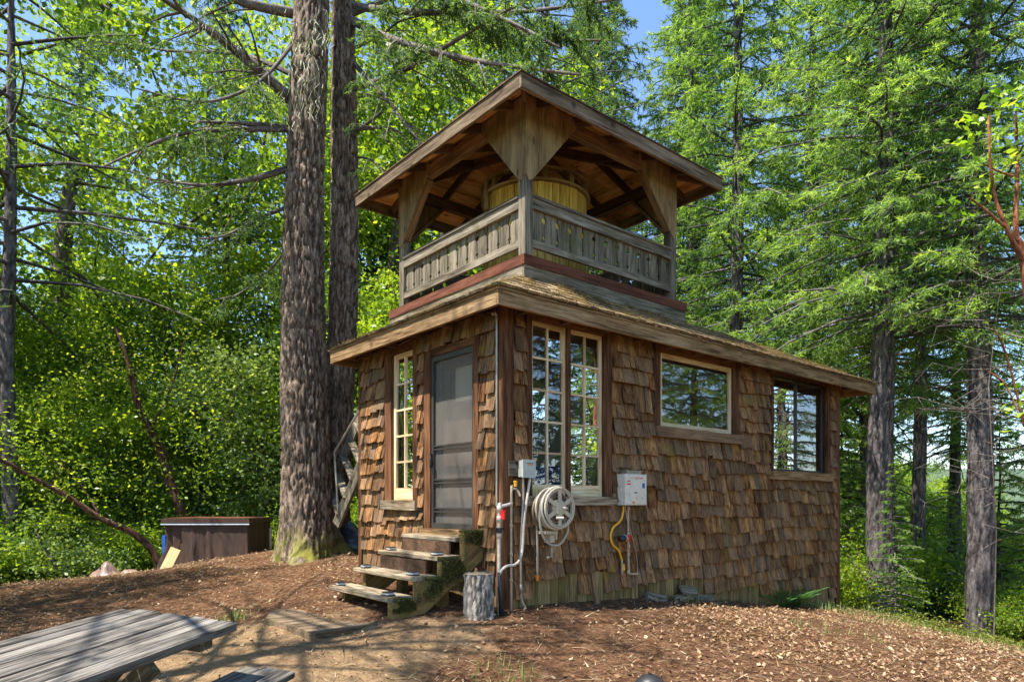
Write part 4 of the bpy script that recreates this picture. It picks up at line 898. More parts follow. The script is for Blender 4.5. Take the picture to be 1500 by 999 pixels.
def heater():
    u0, z0 = 1.70, 1.065; u1, z1 = 2.09, 1.43; t = hthing('water_heater', 'white wall-hung tankless water heater between the tall and the middle window', 'water heater', 1.9, 0, z0); r = Rel(1.9, 0, z0)
    b = MB(r); c = .012; b.box(u0+.03, u1-.03, .0, .02, z0, z1+.02).box(u0, u1, .02, .155, z0, z1).box(u0+c, u1-c, .155, .165, z0+c, z1-c).build('housing', M['white'], t)
    MB(r).box(u0+.06, u1-.06, .03, .13, z1+.001, z1+.035).box(u0+.05, u1-.05, .025, .14, z1+.035, z1+.045).build('flue', M['galv'], t)
    def lab(a, z, w_, h, m): MB(r).box(u0+a, u0+a+w_, .1655, .167, z0+z, z0+z+h).build('label_print', M[m], t)
    lab(.30, .20, .045, .06, 'blue'); lab(.15, .14, .055, .012, 'black'); lab(.02, .24, .07, .016, 'red'); lab(.03, .275, .05, .012, 'red'); lab(.12, .02, .045, .022, 'orange')
    for a in (.20, .31): MB(r).disc((u0+a, .172, z0+.09), (0, 1, 0), .016, .02, 14).build('knob', M['white'], t)
    cu = bpy.data.curves.new('brand', 'FONT'); cu.body = 'ECCOTEMP'; cu.size = .028; cu.extrude = .0006; tmp = bpy.data.objects.new('brand', cu); COL.objects.link(tmp)
    dg = bpy.context.evaluated_depsgraph_get(); me = bpy.data.meshes.new_from_object(tmp.evaluated_get(dg)); bpy.data.objects.remove(tmp); me.materials.clear()
    o = link('lettering', me, M['red'], t); o.location = (u0+.17-1.9, -.1665, .31); o.rotation_euler = (math.pi/2, 0, 0)
    O = .07
    t = hthing('yellow_gas_hose', 'yellow gas hose curving down from the water heater', 'gas hose', 1.8, -O, z0); r = Rel(1.8, -O, z0)
    MB(r).tube(smooth_path([PRo(913, 741, O), PRo(913, 748, O), PRo(909, 762, O), PRo(898, 773, O), PRo(894.5, 786, O), PRo(898, 798, O), PRo(906, 806, O), PRo(911, 820, O)], 6), .0135, 10).build('hose', M['yellow'], t, True)
    MB(r).tube([PRo(911, 818, O), PRo(911, 840, O)], .013, 8).build('fitting', M['galv'], t); MB(r).tube([PRo(912, 826, O), PRo(913, 835, O)], .024, 8).build('shutoff', M['yellow'], t)
    t = hthing('heater_pipe', 'tan feed pipe below the water heater with a black pressure pump', 'pipe', 1.95, -O, .2); r = Rel(1.95, -O, .2)
    MB(r).tube(smooth_path([PRo(920, 741, O), PRo(920, 760, O), PRo(920, 800, O), PRo(921, 834, O), PRo(923, 840, O), PRo(934, 840, O)], 5), .014, 10).build('pipe', M['copper'], t, True)
    for py in (745, 782, 800, 812, 838): MB(r).tube([PRo(920.5, py-3, O), PRo(920.5, py+3, O)], .02, 10).build('collar', M['copper'], t, True)
    p = PRo(918, 788, .12); MB(r).tube([(p[0]-.16, .16, p[2]), (p[0]-.10, .16, p[2])], .034, 12).tube([(p[0]-.10, .15, p[2]), (p[0]+.0, .10, p[2])], .040, 12).build('pump', M['black'], t, True)
    MB(r).tube([(p[0]-.075, .138, p[2]), (p[0]-.02, .112, p[2])], .042, 12).build('pump_label', M['pvc'], t, True); MB(r).box(p[0]+.0, p[0]+.05, .05, .13, p[2]-.04, p[2]+.035).build('pump_head', M['red'], t)
    t = hthing('white_cable', 'thin pale cable hanging from the heater to the lower tap', 'cable', 1.95, -O, .2); r = Rel(1.95, -O, .2)
    MB(r).tube(smooth_path([PRo(916, 741, .1), PRo(918, 757, .1), PRo(924, 780, .12), PRo(931, 805, .10), PRo(934, 830, .08), PRo(934, 842, .08), PRo(940, 852, .08)], 6), .006, 6).build('cable_sheath', M['galv'], t, True)
heater()

def scraps():
    defs = [(2.35, .10, .36, 1, .045, 12, 'weathered board scrap lying left against the foot of the long wall'), (2.88, .09, .40, 1, .04, -4, 'weathered board scrap lying in the middle of the three by the long wall'),
            (3.30, .12, .42, 2, .05, 5, 'split board scrap lying right, nearest the fern, against the long wall'), (3.02, .10, .38, 3, .04, 8, 'short board scrap resting on top of the other scraps')]
    for u, o, L, lv, th, ang, lb in defs:
        x, y, _ = h2w(u, -o); z = gz(x, y)+.03+(.0 if lv < 3 else .10); t = empty('wood_scrap', lb, 'wood scrap', (x, y, z), HROT+math.radians(rr(-8, 8)), 'wood scraps piled against the wall'); t.rotation_euler.x = .9; t.rotation_euler.y = math.radians(ang)
        MB().box(-L/2, L/2, -.06, .06, -th/2, th/2, 'a', .01).build('board_face', M['greywood'], t)
    x, y, _ = h2w(PR(872, 862, .1)[0], -.13); z = gz(x, y); t = empty('loose_shingle', 'loose narrow shingle leaning upright against the wall below the yellow hose', 'shingle', (x, y, z), HROT)
    t.rotation_euler = (-.30, .12, HROT); MB().box(-.035, .035, -.008, .008, -.02, .34, 'z', .006).build('wood_face', M['shingle'], t)
scraps()

def fern(u, o, label, n=13, s=1.0):
    x, y, _ = h2w(u, -o); z = gz(x, y); t = empty('fern', label, 'fern', (x, y, z)); V = []
    for k in range(n):
        a = 2*math.pi*k/n+rr(-.2, .2); L = s*rr(.38, .6); el = rr(.9, 1.45)
        for i in range(22):
            q = i/22; r_ = L*q*math.cos(el*(1-.5*q)); zz = L*q*math.sin(el)*(1-.35*q); cx, cy = r_*math.cos(a), r_*math.sin(a); wl_ = .10*s*math.sin(math.pi*min(1, q*.9+.12))*(1-q*.6)
            for sd in (-1, 1):
                dx, dy = -math.sin(a)*sd, math.cos(a)*sd; p = np.array([cx, cy, zz]); e = p+np.array([dx*wl_+math.cos(a)*.03, dy*wl_+math.sin(a)*.03, -.01]); m_ = (p+e)/2; hw = np.array([math.cos(a), math.sin(a), .2])*.012*s
                V += [p, m_+hw, e, m_-hw]
    link('fronds', np_mesh('fronds', np.array(V), 4, RNG.uniform(0, 1, len(V)//4)), M['fern'], t)
fern(5.35, .30, 'bright green fern growing at the foot of the wall under the sliding window', 16, 1.1)
fern(4.95, .32, 'smaller green fern left of the larger one at the long wall', 9, .7)

# ---- outside stair and tarp behind the cabin
def back_stair():
    P0, P1 = Vector(at(493, 768, 10.6)), Vector(at(540, 655, 10.1)); t = empty('outside_stair', 'steep open wooden stair with a thin handrail behind the left end of the cabin', 'stair', tuple(P0))
    Q0, Q1 = Vector(at(478, 700, 11.4)), Vector(at(545, 585, 10.9)); O_ = P0
    d = (P1-P0)*1.35; MB().beam((0, 0, 0), tuple(d), .05, .17).build('stringer', M['greywood'], t); q = Vector(at(480, 728, 11.6))-O_; MB().beam(tuple(q), tuple(q+d), .05, .17).build('stringer', M['greywood'], t)
    for k in range(6):
        a = d*(k+.5)/6; MB().beam(tuple(a+Vector((0, 0, .02))), tuple(q+a+Vector((0, 0, .02))), .12, .03).build('tread', M['greywood'], t)
    h = Vector(at(490, 662, 10.8))-O_; h1 = Vector(at(536, 585, 10.3))-O_; MB().tube([tuple(h), tuple(h1)], .018, 8).tube([tuple(h), (0.02, .02, .2)], .015, 6).build('handrail', M['galv'], t)
back_stair()

def draped(name, label, cat, loc, w_, d_, h_, mat, seed, peaks, group=None):
    n = 40; t = empty(name, label, cat, loc); x, y = np.meshgrid(np.linspace(-1, 1, n), np.linspace(-1, 1, n), indexing='ij'); z = np.zeros_like(x)
    for px, py, s, a in peaks: z = np.maximum(z, a*np.exp(-(((x-px)**2+(y-py)**2)/s)**1.0))
    z = z*h_+(np.abs(fbm(x*3+seed, y*3, seed, 4)-.47))*h_*.5*(z > .02); V = np.stack([x*w_+.05*(fbm(x*4, y*4, seed+3, 2)-.4), y*d_, z-.05*(np.maximum(abs(x), abs(y)) > .96)], -1).reshape(-1, 3)
    i = np.arange(n-1); a = (i[:, None]*n+i[None]).ravel(); me = bpy.data.meshes.new(name+'_sheet'); me.from_pydata(V.tolist(), [], np.stack([a, a+n, a+n+1, a+1], 1).tolist()); me.polygons.foreach_set('use_smooth', [True]*len(me.polygons))
    link('sheet', me, M[mat], t); return t
p = at(516, 795, 11.6); draped('black_tarp', 'black plastic tarp bundled on the ground between the big fir and the cabin', 'tarp', (p[0], p[1], gz(p[0], p[1])+.0), .75, .5, .50, 'blacktarp', 4, [(-.2, 0, .35, 1), (.5, .1, .3, .8)])
p = at(170, 852, 11.8); draped('grey_tarp', 'crumpled grey brown tarp heap on the ground at the left bank', 'tarp', (p[0], p[1], CAMZ-(855-HZ)/F*11.8), .52, .45, .36, 'greytarp', 8, [(-.3, 0, .22, 1), (.45, 0, .3, .62)])

def hot_tub():
    p = at(322, 800, 12.7); zb = -.30; t = empty('covered_tub', 'boxy hot tub hidden under a dark brown draped tarp with a pale strap', 'hot tub', (p[0], p[1], zb), .02); W, D = .74, .6; H = CAMZ-(764-HZ)/F*12.05-zb
    n = 200; V = []; rows = 16; rng = np.random.default_rng(4)
    per = []
    for k in range(n):
        s = k/n*4; e = int(s); f_ = s-e; c = [(-1, -1), (1, -1), (1, 1), (-1, 1)]; a, b = c[e], c[(e+1) % 4]; per.append((a[0]+(b[0]-a[0])*f_, a[1]+(b[1]-a[1])*f_))
    per = np.array(per); arc = np.arange(n)
    for j in range(rows):
        q = j/(rows-1); fold = (fbm(arc*.42+q*1.2, q*.6, 2.2, 3)-.45)*.55*(1-q)**.6; left = np.clip(.6-per[:, 0], .15, 1.4); out = 1+fold*left+.05*(1-q)
        V += [(x*W*o, y*D*o, H*q) for (x, y), o in zip(per, out)]
    fs = [(j*n+k, j*n+(k+1) % n, (j+1)*n+(k+1) % n, (j+1)*n+k) for j in range(rows-1) for k in range(n)]
    me = bpy.data.meshes.new('tarp'); me.from_pydata(V, [], fs); me.polygons.foreach_set('use_smooth', [True]*len(fs)); link('tarp', me, M['tarp'], t)
    MB().box(-W-.04, W+.04, -D-.04, D+.04, H-.03, H+.055, j=.01).build('lid', M['tarp'], t); MB().box(-W-.045, W+.045, -D-.046, -D-.04, H-.055, H-.035).build('strap', M['silverstrap'], t)
    MB().box(-W-.02, W-.1, -.5, .5, H+.057, H+.065).build('top_sheet', M['madrone_bark'], t); MB().box(-W-.05, -W+.01, -D+.02, -D+.1, .35, .8).build('blue_cover', M['blue'], t)
hot_tub()
p = at(240, 838, 11.75); t = empty('plywood_board', 'pale new plywood board leaning against the covered tub', 'board', (p[0]-.02, p[1], CAMZ-(842-HZ)/F*11.75)); t.rotation_euler = (-.20, .38, 0)
MB().box(-.09, .09, -.012, .012, 0, .50, 'z').build('board_face', M['newwood'], t)
for k, (px, py, L, lb) in enumerate(((290-75, 839, .5, 'pale pole lying on the bank right of the crumpled tarp, upper one'), (208, 843, .42, 'pale pole lying on the bank right of the crumpled tarp, lower one'))):
    p = at(px, py, 12.1+.1*k); t = empty('pole', lb, 'pole', p); MB().tube([(-L/2, 0, 0), (L/2, .05, .01)], .015, 8).build('rod', M['galv'], t)
for k, (px, py, h, r_, lb) in enumerate(((396, 800, .40, .03, 'short pale post standing between the covered tub and the big fir'),)):
    p = at(px, py, 13.0); t = empty('post', lb, 'post', (p[0], p[1], p[2]-.05)); MB().tube([(0, 0, 0), (0, 0, h)], r_, 8).build('stake', M['galv'], t)

def picnic():
    a = 3.6; A = Vector((-.4066*a, a, CAMZ-.179*a)); d = Vector((-.268, -.961, -.068)).normalized(); p = Vector((-.961, .268, .068)); p = (p-d*p.dot(d)).normalized(); nrm = p.cross(d).normalized()
    if nrm.z < 0: nrm = -nrm
    Wd, L = .745, 1.9; C0 = A+p*Wd/2+d*L/2; g = gz(C0.x, C0.y); t = empty('picnic_table', 'weathered grey plank picnic table in the left foreground', 'table', (C0.x, C0.y, g)); O_ = Vector((C0.x, C0.y, g))
    def q(s, w_, h): return tuple(A+d*s+p*w_+nrm*h-O_)
    n = 8
    ws = [.115, .088, .083, .093, .09, .092, .09, .094]; w0 = 0
    for k in range(n):
        s0 = (0.0, .0, -.0, .012, -.01, .014, .0, .03)[k]; wd = ws[k]; th = .048 if k == 0 else .038
        b = MB(); u_ = nrm; m0 = w0+wd/2
        b.beam(q(s0, m0, -th/2+rr(-.002, .002)), q(L+rr(-.02, .02), m0+rr(-.003, .003), -th/2), wd-.012, th, up=tuple(nrm), j=.0015, cham=.006); b.build('plank', M['tablewood'], t); w0 += wd
    for s in (.20, 1.0, 1.7):
        MB().beam(q(s, .0+.03, -.075), q(s, Wd-.03, -.075), .09, .045, up=tuple(nrm)).build('cleat', M['greywood'], t)
    for s in (.48, 1.55):
        gzz = -.72
        MB().beam(q(s, .10, -.10), q(s, .72, gzz), .09, .04, up=tuple(d)).build('leg', M['greywood'], t); MB().beam(q(s+.045, .64, -.10), q(s+.045, .02, gzz), .09, .04, up=tuple(d)).build('leg', M['greywood'], t)
    MB().beam(q(.35, .37, -.12), q(.95, .37, -.55), .09, .04, up=(0, 0, 1)).build('brace', M['greywood'], t)
    # bench beside it
    B = Vector(at(432, 983, 3.78)); gb = gz(B.x, B.y); t = empty('bench', 'low grey plank bench beside the picnic table, cut by the lower picture edge', 'bench', (B.x, B.y, gb)); O2 = Vector((B.x, B.y, gb))
    def r(s, w_, h): return tuple(B+d*s+p*w_+nrm*h-O2)
    for k in range(3): MB().beam(r(rr(-.01, .01)+(.03 if k == 2 else 0), .05+k*.105, -.02), r(1.7, .05+k*.105, -.02), .098, .038, up=tuple(nrm), j=.001, cham=.005).build('plank', M['tablewood'], t)
    for s in (.2, 1.4):
        for w_ in (.05, .26): MB().beam(r(s, w_, -.04), r(s, w_, -.46), .07, .05, up=tuple(d)).build('leg', M['greywood'], t)
        MB().beam(r(s+.06, .0, -.06), r(s+.06, .3, -.06), .05, .04, up=tuple(nrm)).build('cleat', M['greywood'], t)
picnic()
def black_dome():
    p = at(952, 998, 5.0); z = gz(p[0], p[1]); t = empty('garden_light', 'small black domed garden light half cut by the bottom edge of the picture', 'garden light', (p[0], p[1], z+.025)); pr = [(.0, .085), (.045, .078), (.085, .055), (.112, .02), (.118, .0)]
    n = 20; vs = [(r_*math.cos(2*math.pi*k/n), r_*math.sin(2*math.pi*k/n), h) for r_, h in pr for k in range(n)]; MB().add(vs, [(i*n+k, i*n+(k+1) % n, (i+1)*n+(k+1) % n, (i+1)*n+k) for i in range(4) for k in range(n)]).build('hood', M['black'], t, True)
    MB().disc((0, 0, .088), (0, 0, 1), .014, .012, 10).build('knob', M['black'], t); MB().tube([(0, 0, -.1), (0, 0, .02)], .03, 8).build('stake', M['black'], t)
black_dome()
# blue cloth seen through the lower panes of the tall windows
t = hthing('blue_cushion', 'blue cloth bundle inside behind the lowest panes of the tall window', 'cushion', .62, .30, .76)
MB().box(-.25, .38, -.1, .10, 0, .74, j=.03).build('cloth', M['bluecloth'], t)
# ---------------------------------------------------------------- trees
def needles(P, D, rng, L=.10, W=.012, spread=.85, per=10, droop=.25):
    """twigs (n,3) start points with directions D (unit*length) -> needle clump triangles along them"""
    n = len(P); t = rng.uniform(.05, 1, (n, per))[..., None]; B = P[:, None]+D[:, None]*t; ln = np.linalg.norm(D, axis=1)
    u = D/(ln[:, None]+1e-9); d = u[:, None]+rng.normal(size=(n, per, 3))*spread; d[..., 2] -= droop*rng.uniform(0, 1, (n, per)); d /= np.linalg.norm(d, axis=2, keepdims=True)
    s = np.cross(d, rng.normal(size=(n, per, 3))); s /= np.linalg.norm(s, axis=2, keepdims=True)+1e-9; l = L*rng.uniform(.6, 1.3, (n, per, 1))
    q = np.stack([B-s*W, B+s*W, B+d*l], 2).reshape(-1, 3); return q
def spray(P, az, L, rng, n_tw=26, droop=.12, rise=.1, per=10, nl=.10, nw=.012, twl=.34, hang=.3):
    """one conifer branch: centre line, twigs and needles"""
    s = np.linspace(0, 1, 7); base = np.array(P); h = np.array([math.cos(az), math.sin(az), 0]); wob = rng.uniform(-.12, .12)
    side = np.array([-h[1], h[0], 0]); line = base+np.outer(s*L, h)+np.outer(np.sin(s*3)*wob*L, side)+np.outer(L*(rise*s-droop*s*s*1.8), [0, 0, 1])
    return line, *twigs_on(line, L, rng, n_tw, per, nl, nw, twl, hang)
def twigs_on(line, L, rng, n_tw, per, nl, nw, twl, hang, s0=.12):
    t = np.sort(rng.uniform(s0, 1, n_tw)); x = t*(len(line)-1); i = np.minimum(x.astype(int), len(line)-2); f = (x-i)[:, None]; P = line[i]*(1-f)+line[i+1]*f; T = line[i+1]-line[i]; T /= np.linalg.norm(T, axis=1, keepdims=True)+1e-9
    sd = np.cross(T, [0, 0, 1.]); sd /= np.linalg.norm(sd, axis=1, keepdims=True)+1e-9; sg = rng.choice([-1, 1], n_tw)[:, None]
    D = T*rng.uniform(.3, .9, n_tw)[:, None]+sd*sg*rng.uniform(.5, 1, n_tw)[:, None]; D[:, 2] -= hang*rng.uniform(.2, 1.3, n_tw); D /= np.linalg.norm(D, axis=1, keepdims=True)
    ll = (twl*L*(1.15-t)+.12)*rng.uniform(.5, 1.15, n_tw); D = D*ll[:, None]
    return P, D
def conifer_meshes(seed, H, R0, zs, nb=210, ntw=24, per=11, nl=.11, nw=.013, taper=.75, hang=.3, mid_bulge=0.0, tops=True):
    rng = np.random.default_rng(seed); PP = []; DD = []; tubes = []; VAR = []
    for b in range(nb):
        q = (b+rng.uniform())/nb; z = zs+(H-zs)*q**1.05; L = R0*((1-q)**taper+.05)*rng.uniform(.55, 1.12)*(1+mid_bulge*math.sin(q*3.1)); az = b*2.39996+rng.uniform(-.4, .4)
        rise = .35*q+rng.uniform(-.12, .15)-.05; line, P, D = spray((0, 0, z), az, L, rng, max(6, int(ntw*(.45+.75*L/R0))), rng.uniform(.06, .20), rise, per, nl, nw, .34, hang)
        PP.append(P); DD.append(D)
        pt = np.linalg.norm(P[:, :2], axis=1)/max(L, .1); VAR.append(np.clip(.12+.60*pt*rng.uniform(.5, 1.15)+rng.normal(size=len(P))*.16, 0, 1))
        tubes.append(([tuple(v) for v in line[::2]], .012+.016*L/R0*2))
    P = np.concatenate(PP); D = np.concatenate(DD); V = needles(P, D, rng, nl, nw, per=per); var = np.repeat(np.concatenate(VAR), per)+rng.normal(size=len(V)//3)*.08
    twv = np.stack([P-.004, P+.004, P+D*.9], 1).reshape(-1, 3)
    return V, np.clip(var, 0, 1), tubes, twv
def simple_tubes(tubes, n=5, seed=0):
    out = []
    for pts, r in tubes:
        v, f, c = np_tube(pts, [r, r*.3], n, 0.002, seed, per=1); out.append((v, f, c))
    return out
def trunk_pts(H, lean=(0, 0), wob=.1, seed=0, n=7, base=-.8):
    rg = np.random.default_rng(seed); return [(lean[0]*q+wob*rg.uniform(-1, 1)*(i > 0)*.5, lean[1]*q+wob*rg.uniform(-1, 1)*(i > 0)*.5, base+(H-base)*q) for i, q in enumerate(np.linspace(0, 1, n))]
CON = {}
def con_tree(kind, loc, label, cat='conifer', scale=1.0, rz=0, r_trunk=.25, H=19, bark='conifer_bark', leaf='fir_leaf', group=None, lean=(0, 0)):
    t = empty('conifer_tree', label, cat, loc, rz, group); t.scale = (scale,)*3
    key = (kind, r_trunk, bark)
    if key not in CON:
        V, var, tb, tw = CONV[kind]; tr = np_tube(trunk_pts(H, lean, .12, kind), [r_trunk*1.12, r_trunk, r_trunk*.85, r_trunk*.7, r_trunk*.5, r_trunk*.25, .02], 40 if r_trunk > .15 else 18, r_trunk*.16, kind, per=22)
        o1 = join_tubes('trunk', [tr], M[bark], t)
        if (kind, leaf) not in CON:
            o2 = join_tubes('branches', simple_tubes(tb, 5, kind), M['conifer_bark'], t)
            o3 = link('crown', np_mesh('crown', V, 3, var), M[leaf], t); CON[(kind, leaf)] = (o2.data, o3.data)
        else:
            a, b = CON[(kind, leaf)]; o2 = link('branches', a, None, t); o3 = link('crown', b, None, t)
        CON[key] = o1.data; return t
    link('trunk', CON[key], None, t)
    if (kind, leaf) not in CON:
        V, var, tb, tw = CONV[kind]; o2 = join_tubes('branches', simple_tubes(tb, 5, kind), M['conifer_bark'], t); o3 = link('crown', np_mesh('crown', V, 3, var), M[leaf], t); CON[(kind, leaf)] = (o2.data, o3.data)
    else:
        a, b = CON[(kind, leaf)]; link('branches', a, None, t); link('crown', b, None, t)
    return t
CONV = {1: conifer_meshes(1, 19, 3.6, 6.2, 210, 28, 17, .12, .012, .5, hang=.55), 2: conifer_meshes(2, 19, 2.7, 3.6, 230, 26, 17, .11, .012, .5, hang=.4), 3: conifer_meshes(3, 20, 3.0, 2.0, 240, 28, 16, .13, .013, .55, hang=.7),
        4: conifer_meshes(4, 6.0, 1.5, .3, 70, 20, 13, .09, .011, .8), 5: conifer_meshes(5, 17, 4.4, 6.0, 130, 26, 11, .11, .013, .45, hang=.6), 6: conifer_meshes(6, 15, 3.8, 5.5, 55, 17, 10, .11, .012, .3, hang=.6)}
def AT(px, Y, z=None):
    x = (px-CXP)/F*Y; return (x, Y, gz(x, Y) if z is None else z)
def world_tree(px, Y, *a, **k): return con_tree(a[0], AT(px, Y), *a[1:], **k)
# right side
world_tree(1294, 14.5, 1, 'tall fir with straight dark trunk just right of the cabin, pale at its foot', r_trunk=.26, rz=.4)
world_tree(1432, 13.5, 1, 'tall fir with bare straight trunk farthest right, thin dead twigs around it', r_trunk=.235, rz=2.6, leaf='fir_leaf')
world_tree(1348, 18.5, 1, 'slimmer conifer with slightly crooked trunk between the two big right trunks', r_trunk=.18, rz=1.2)
world_tree(1268, 21, 1, 'conifer trunk half hidden behind the right end of the cabin eave', r_trunk=.21, rz=4.0)
world_tree(1078, 19.0, 3, 'feathery light green redwood rising directly behind the lookout railing on the right', r_trunk=.19, rz=.9, scale=1.2)
world_tree(1190, 23.0, 3, 'bright feathery conifer filling the gap between the redwood and the big right fir', r_trunk=.19, rz=2.9, scale=1.3)
world_tree(1010, 27.0, 2, 'narrow conifer right of the sky gap behind the lookout roof', r_trunk=.18, rz=1.9, scale=1.35)
world_tree(1600, 19, 3, 'dense conifer at the right picture edge behind the red barked branches', r_trunk=.19, rz=3.3)
world_tree(1400, 25, 1, 'tall fir far behind the gap between the right trunks', r_trunk=.21, rz=5.1)
world_tree(1150, 30, 1, 'distant fir above the long eave', r_trunk=.21, rz=.2, leaf='fir_dark', scale=1.05)
world_tree(880, 26, 3, 'olive conifer rising behind the lookout roof left of the sky gap', r_trunk=.19, rz=2.2, leaf='fir_dark', scale=1.3)
world_tree(800, 21, 5, 'dark broad fir spreading above the lookout roof', r_trunk=.21, rz=1.0, leaf='fir_dark', scale=1.15)
world_tree(700, 31, 1, 'distant fir seen between the twin trunks and the lookout', r_trunk=.21, rz=1.5, leaf='fir_dark')
world_tree(330, 21, 3, 'dark feathery conifer between the sky gap and the big fir trunk at left', r_trunk=.19, rz=.5, leaf='fir_dark')
for k, (px, Y, kd, sc, lb) in enumerate(((1243, 17.0, 4, .7, 'young conifer sapling close behind the right corner board of the cabin'), (1310, 13.6, 4, .55, 'young conifer sapling in front of the pale foot of the fir'), (1390, 17.5, 4, .6, 'young conifer sapling left of the farthest right trunk'),
      (1465, 22, 4, 1.3, 'larger young conifer low at the right picture edge'), (1230, 22, 4, 1.5, 'large young conifer deep behind the cabin corner'))):
    con_tree(kd, AT(px, Y), lb, 'sapling', sc, k*1.3, .05, 6)
# off the frame to the left: the fir whose limbs shade the door wall
con_tree(5, (-10.9, 5.3, gz(-10.9, 5.3)), 'fir beyond the left picture edge whose limbs hang into the upper left corner', r_trunk=.21, rz=.7, leaf='fir_dark', H=17)
con_tree(6, (-5.5, 3.2, gz(-5.5, 3.2)+.9), 'thin limbed fir beyond the left picture edge that dapples the door wall', r_trunk=.15, rz=.7, leaf='fir_dark', H=15)
con_tree(6, (2.0, -1.6, gz(2.0, -1.6)), 'fir behind the camera on the right that throws streaks of shade on the slope', r_trunk=.15, rz=2.7, leaf='fir_dark', H=15)

# ---- the twin big firs left of the cabin
def big_fir(px, Y, zb, rad, lean, H, label, seed, flare, limbs, mat='fir_bark'):
    x, y, _ = AT(px, Y); t = empty('big_fir', label, 'fir tree', (x, y, zb)); base = Vector((x, y, zb))
    def fl(A, LL):
        return flare*np.exp(-(LL)/.34)*(.45+1.3*np.maximum(0, np.sin(A*2.5+seed)*.6+np.sin(A*4+1.3)*.5))
    pts = [(lean[0]*q*H/12+.06*math.sin(q*7+seed), lean[1]*q*H/12, -.15+H*q) for q in np.linspace(0, 1, 9)]
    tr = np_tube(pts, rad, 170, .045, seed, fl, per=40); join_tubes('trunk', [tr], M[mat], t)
    tb = []; PP = []; DD = []; rng = np.random.default_rng(seed)
    for pts_, r0, dens in limbs:
        L = np.array([np.array(p)-np.array(base) for p in pts_]); ln = np.array(smooth_path([tuple(q) for q in L], 5)); length = np.linalg.norm(np.diff(ln, axis=0), axis=1).sum()
        o = join_tubes('limb', [np_tube([tuple(q) for q in L], [r0, r0*.8, r0*.5, r0*.25], 10, r0*.12, seed, per=5)], M['branch'], t)
        # side twigs
        for k in range(int(3+length*3)):
            q = rng.uniform(.2, 1); i = int(q*(len(ln)-2)); T = ln[i+1]-ln[i]; T /= np.linalg.norm(T); s = np.cross(T, [0, 0, 1]); s /= np.linalg.norm(s)+1e-9
            d = T*rng.uniform(.3, .9)+s*rng.choice([-1, 1])*rng.uniform(.4, 1)+np.array([0, 0, rng.uniform(-.5, .25)]); d /= np.linalg.norm(d); l = rng.uniform(.4, 1.3)*(1.1-q*.5)
            a = ln[i]; sub = np.array([a, a+d*l*.5+[0, 0, -.02], a+d*l+[0, 0, -.12*l]]); tb.append(([tuple(v) for v in sub], r0*.22+.004))
            if dens:
                line = np.array([a+(sub[2]-a)*w_ for w_ in np.linspace(0, 1, 5)]); P, D = twigs_on(line, l, rng, int(16*dens), 0, 0, 0, .38, .9, .1); PP.append(P); DD.append(D)
    if tb: join_tubes('twigs', simple_tubes(tb, 5, seed), M['branch'], t)
    if PP:
        P = np.concatenate(PP); D = np.concatenate(DD); V = needles(P, D, rng, .085, .009, per=16, droop=.5); link('needles', np_mesh('needles', V, 3, np.clip(rng.normal(size=len(V)//3)*.22+.45, 0, 1)), M['fir_dark'], t)
    return t
limbsA = [([at(430, 150, 11), at(370, 95, 10.6), at(300, 40, 10.2), at(225, -10, 9.8)], .10, 0), ([at(428, 188, 11), at(370, 182, 10.4), at(320, 180, 10.0), at(278, 178, 9.7)], .045, 0),
          ([at(428, 190, 11), at(350, 190, 10.2), at(260, 198, 9.4), at(150, 245, 8.8)], .05, 0.7), ([at(430, 245, 11), at(370, 262, 10.6), at(300, 272, 10.2), at(230, 262, 10)], .055, .3),
          ([at(430, 20, 11), at(360, 5, 10.4), at(300, -20, 10), at(240, -50, 9.6)], .08, .35), ([at(430, 300, 11), at(380, 320, 10.8), at(330, 345, 10.6), at(290, 350, 10.4)], .035, .6),
          ([at(430, 110, 11), at(350, 80, 11.5), at(250, 75, 12), at(150, 60, 12.4)], .045, .8), ([at(432, 60, 11), at(380, 120, 10), at(300, 150, 9.5), at(200, 130, 9)], .035, .6),
          ([at(432, 350, 11.2), at(390, 400, 11.2), at(350, 430, 11.1), at(310, 440, 11)], .02, .5)]
bf = big_fir(446, 11, .22, [.42, .385, .36, .33, .30, .285, .27, .26, .25], (.10, 0), 12.5, 'massive furrowed fir trunk with mossy flared foot left of the cabin', 2, .34, limbsA)
limbsB = [([at(520, 10, 11.6), at(600, 18, 10.8), at(760, 18, 10), at(900, 0, 9.4)], .065, 1.1), ([at(515, 30, 11.6), at(580, 60, 10.6), at(700, 90, 9.8), at(850, 110, 9.2)], .07, 1.1), ([at(520, 95, 11.6), at(570, 150, 11), at(600, 190, 10.6), at(640, 230, 10.4)], .04, .2),
          ([at(520, 190, 11.6), at(560, 187, 11.2), at(590, 198, 11), at(620, 240, 10.8)], .035, .2), ([at(522, 70, 11.6), at(560, 50, 11.3), at(590, 30, 11), at(640, 20, 10.8)], .03, .3), ([at(520, -40, 11.6), at(600, -30, 10.6), at(720, 20, 9.6), at(820, 70, 8.9)], .06, 1.2),
          ([at(518, 20, 11.6), at(620, -10, 11), at(740, 50, 10.4), at(880, 60, 10)], .05, 1.2), ([at(515, 230, 11.7), at(545, 235, 11.4), at(565, 260, 11.2), at(575, 300, 11)], .02, .3), ([at(520, 130, 11.6), at(600, 100, 10.8), at(700, 40, 10), at(790, -10, 9.4)], .05, 1.0)]
bg2 = big_fir(490, 11.65, .15, [.30, .26, .25, .24, .225, .21, .19, .17, .155], (.25, 0), 12.5, 'second furrowed fir trunk growing close behind the massive one', 5, .12, limbsB)
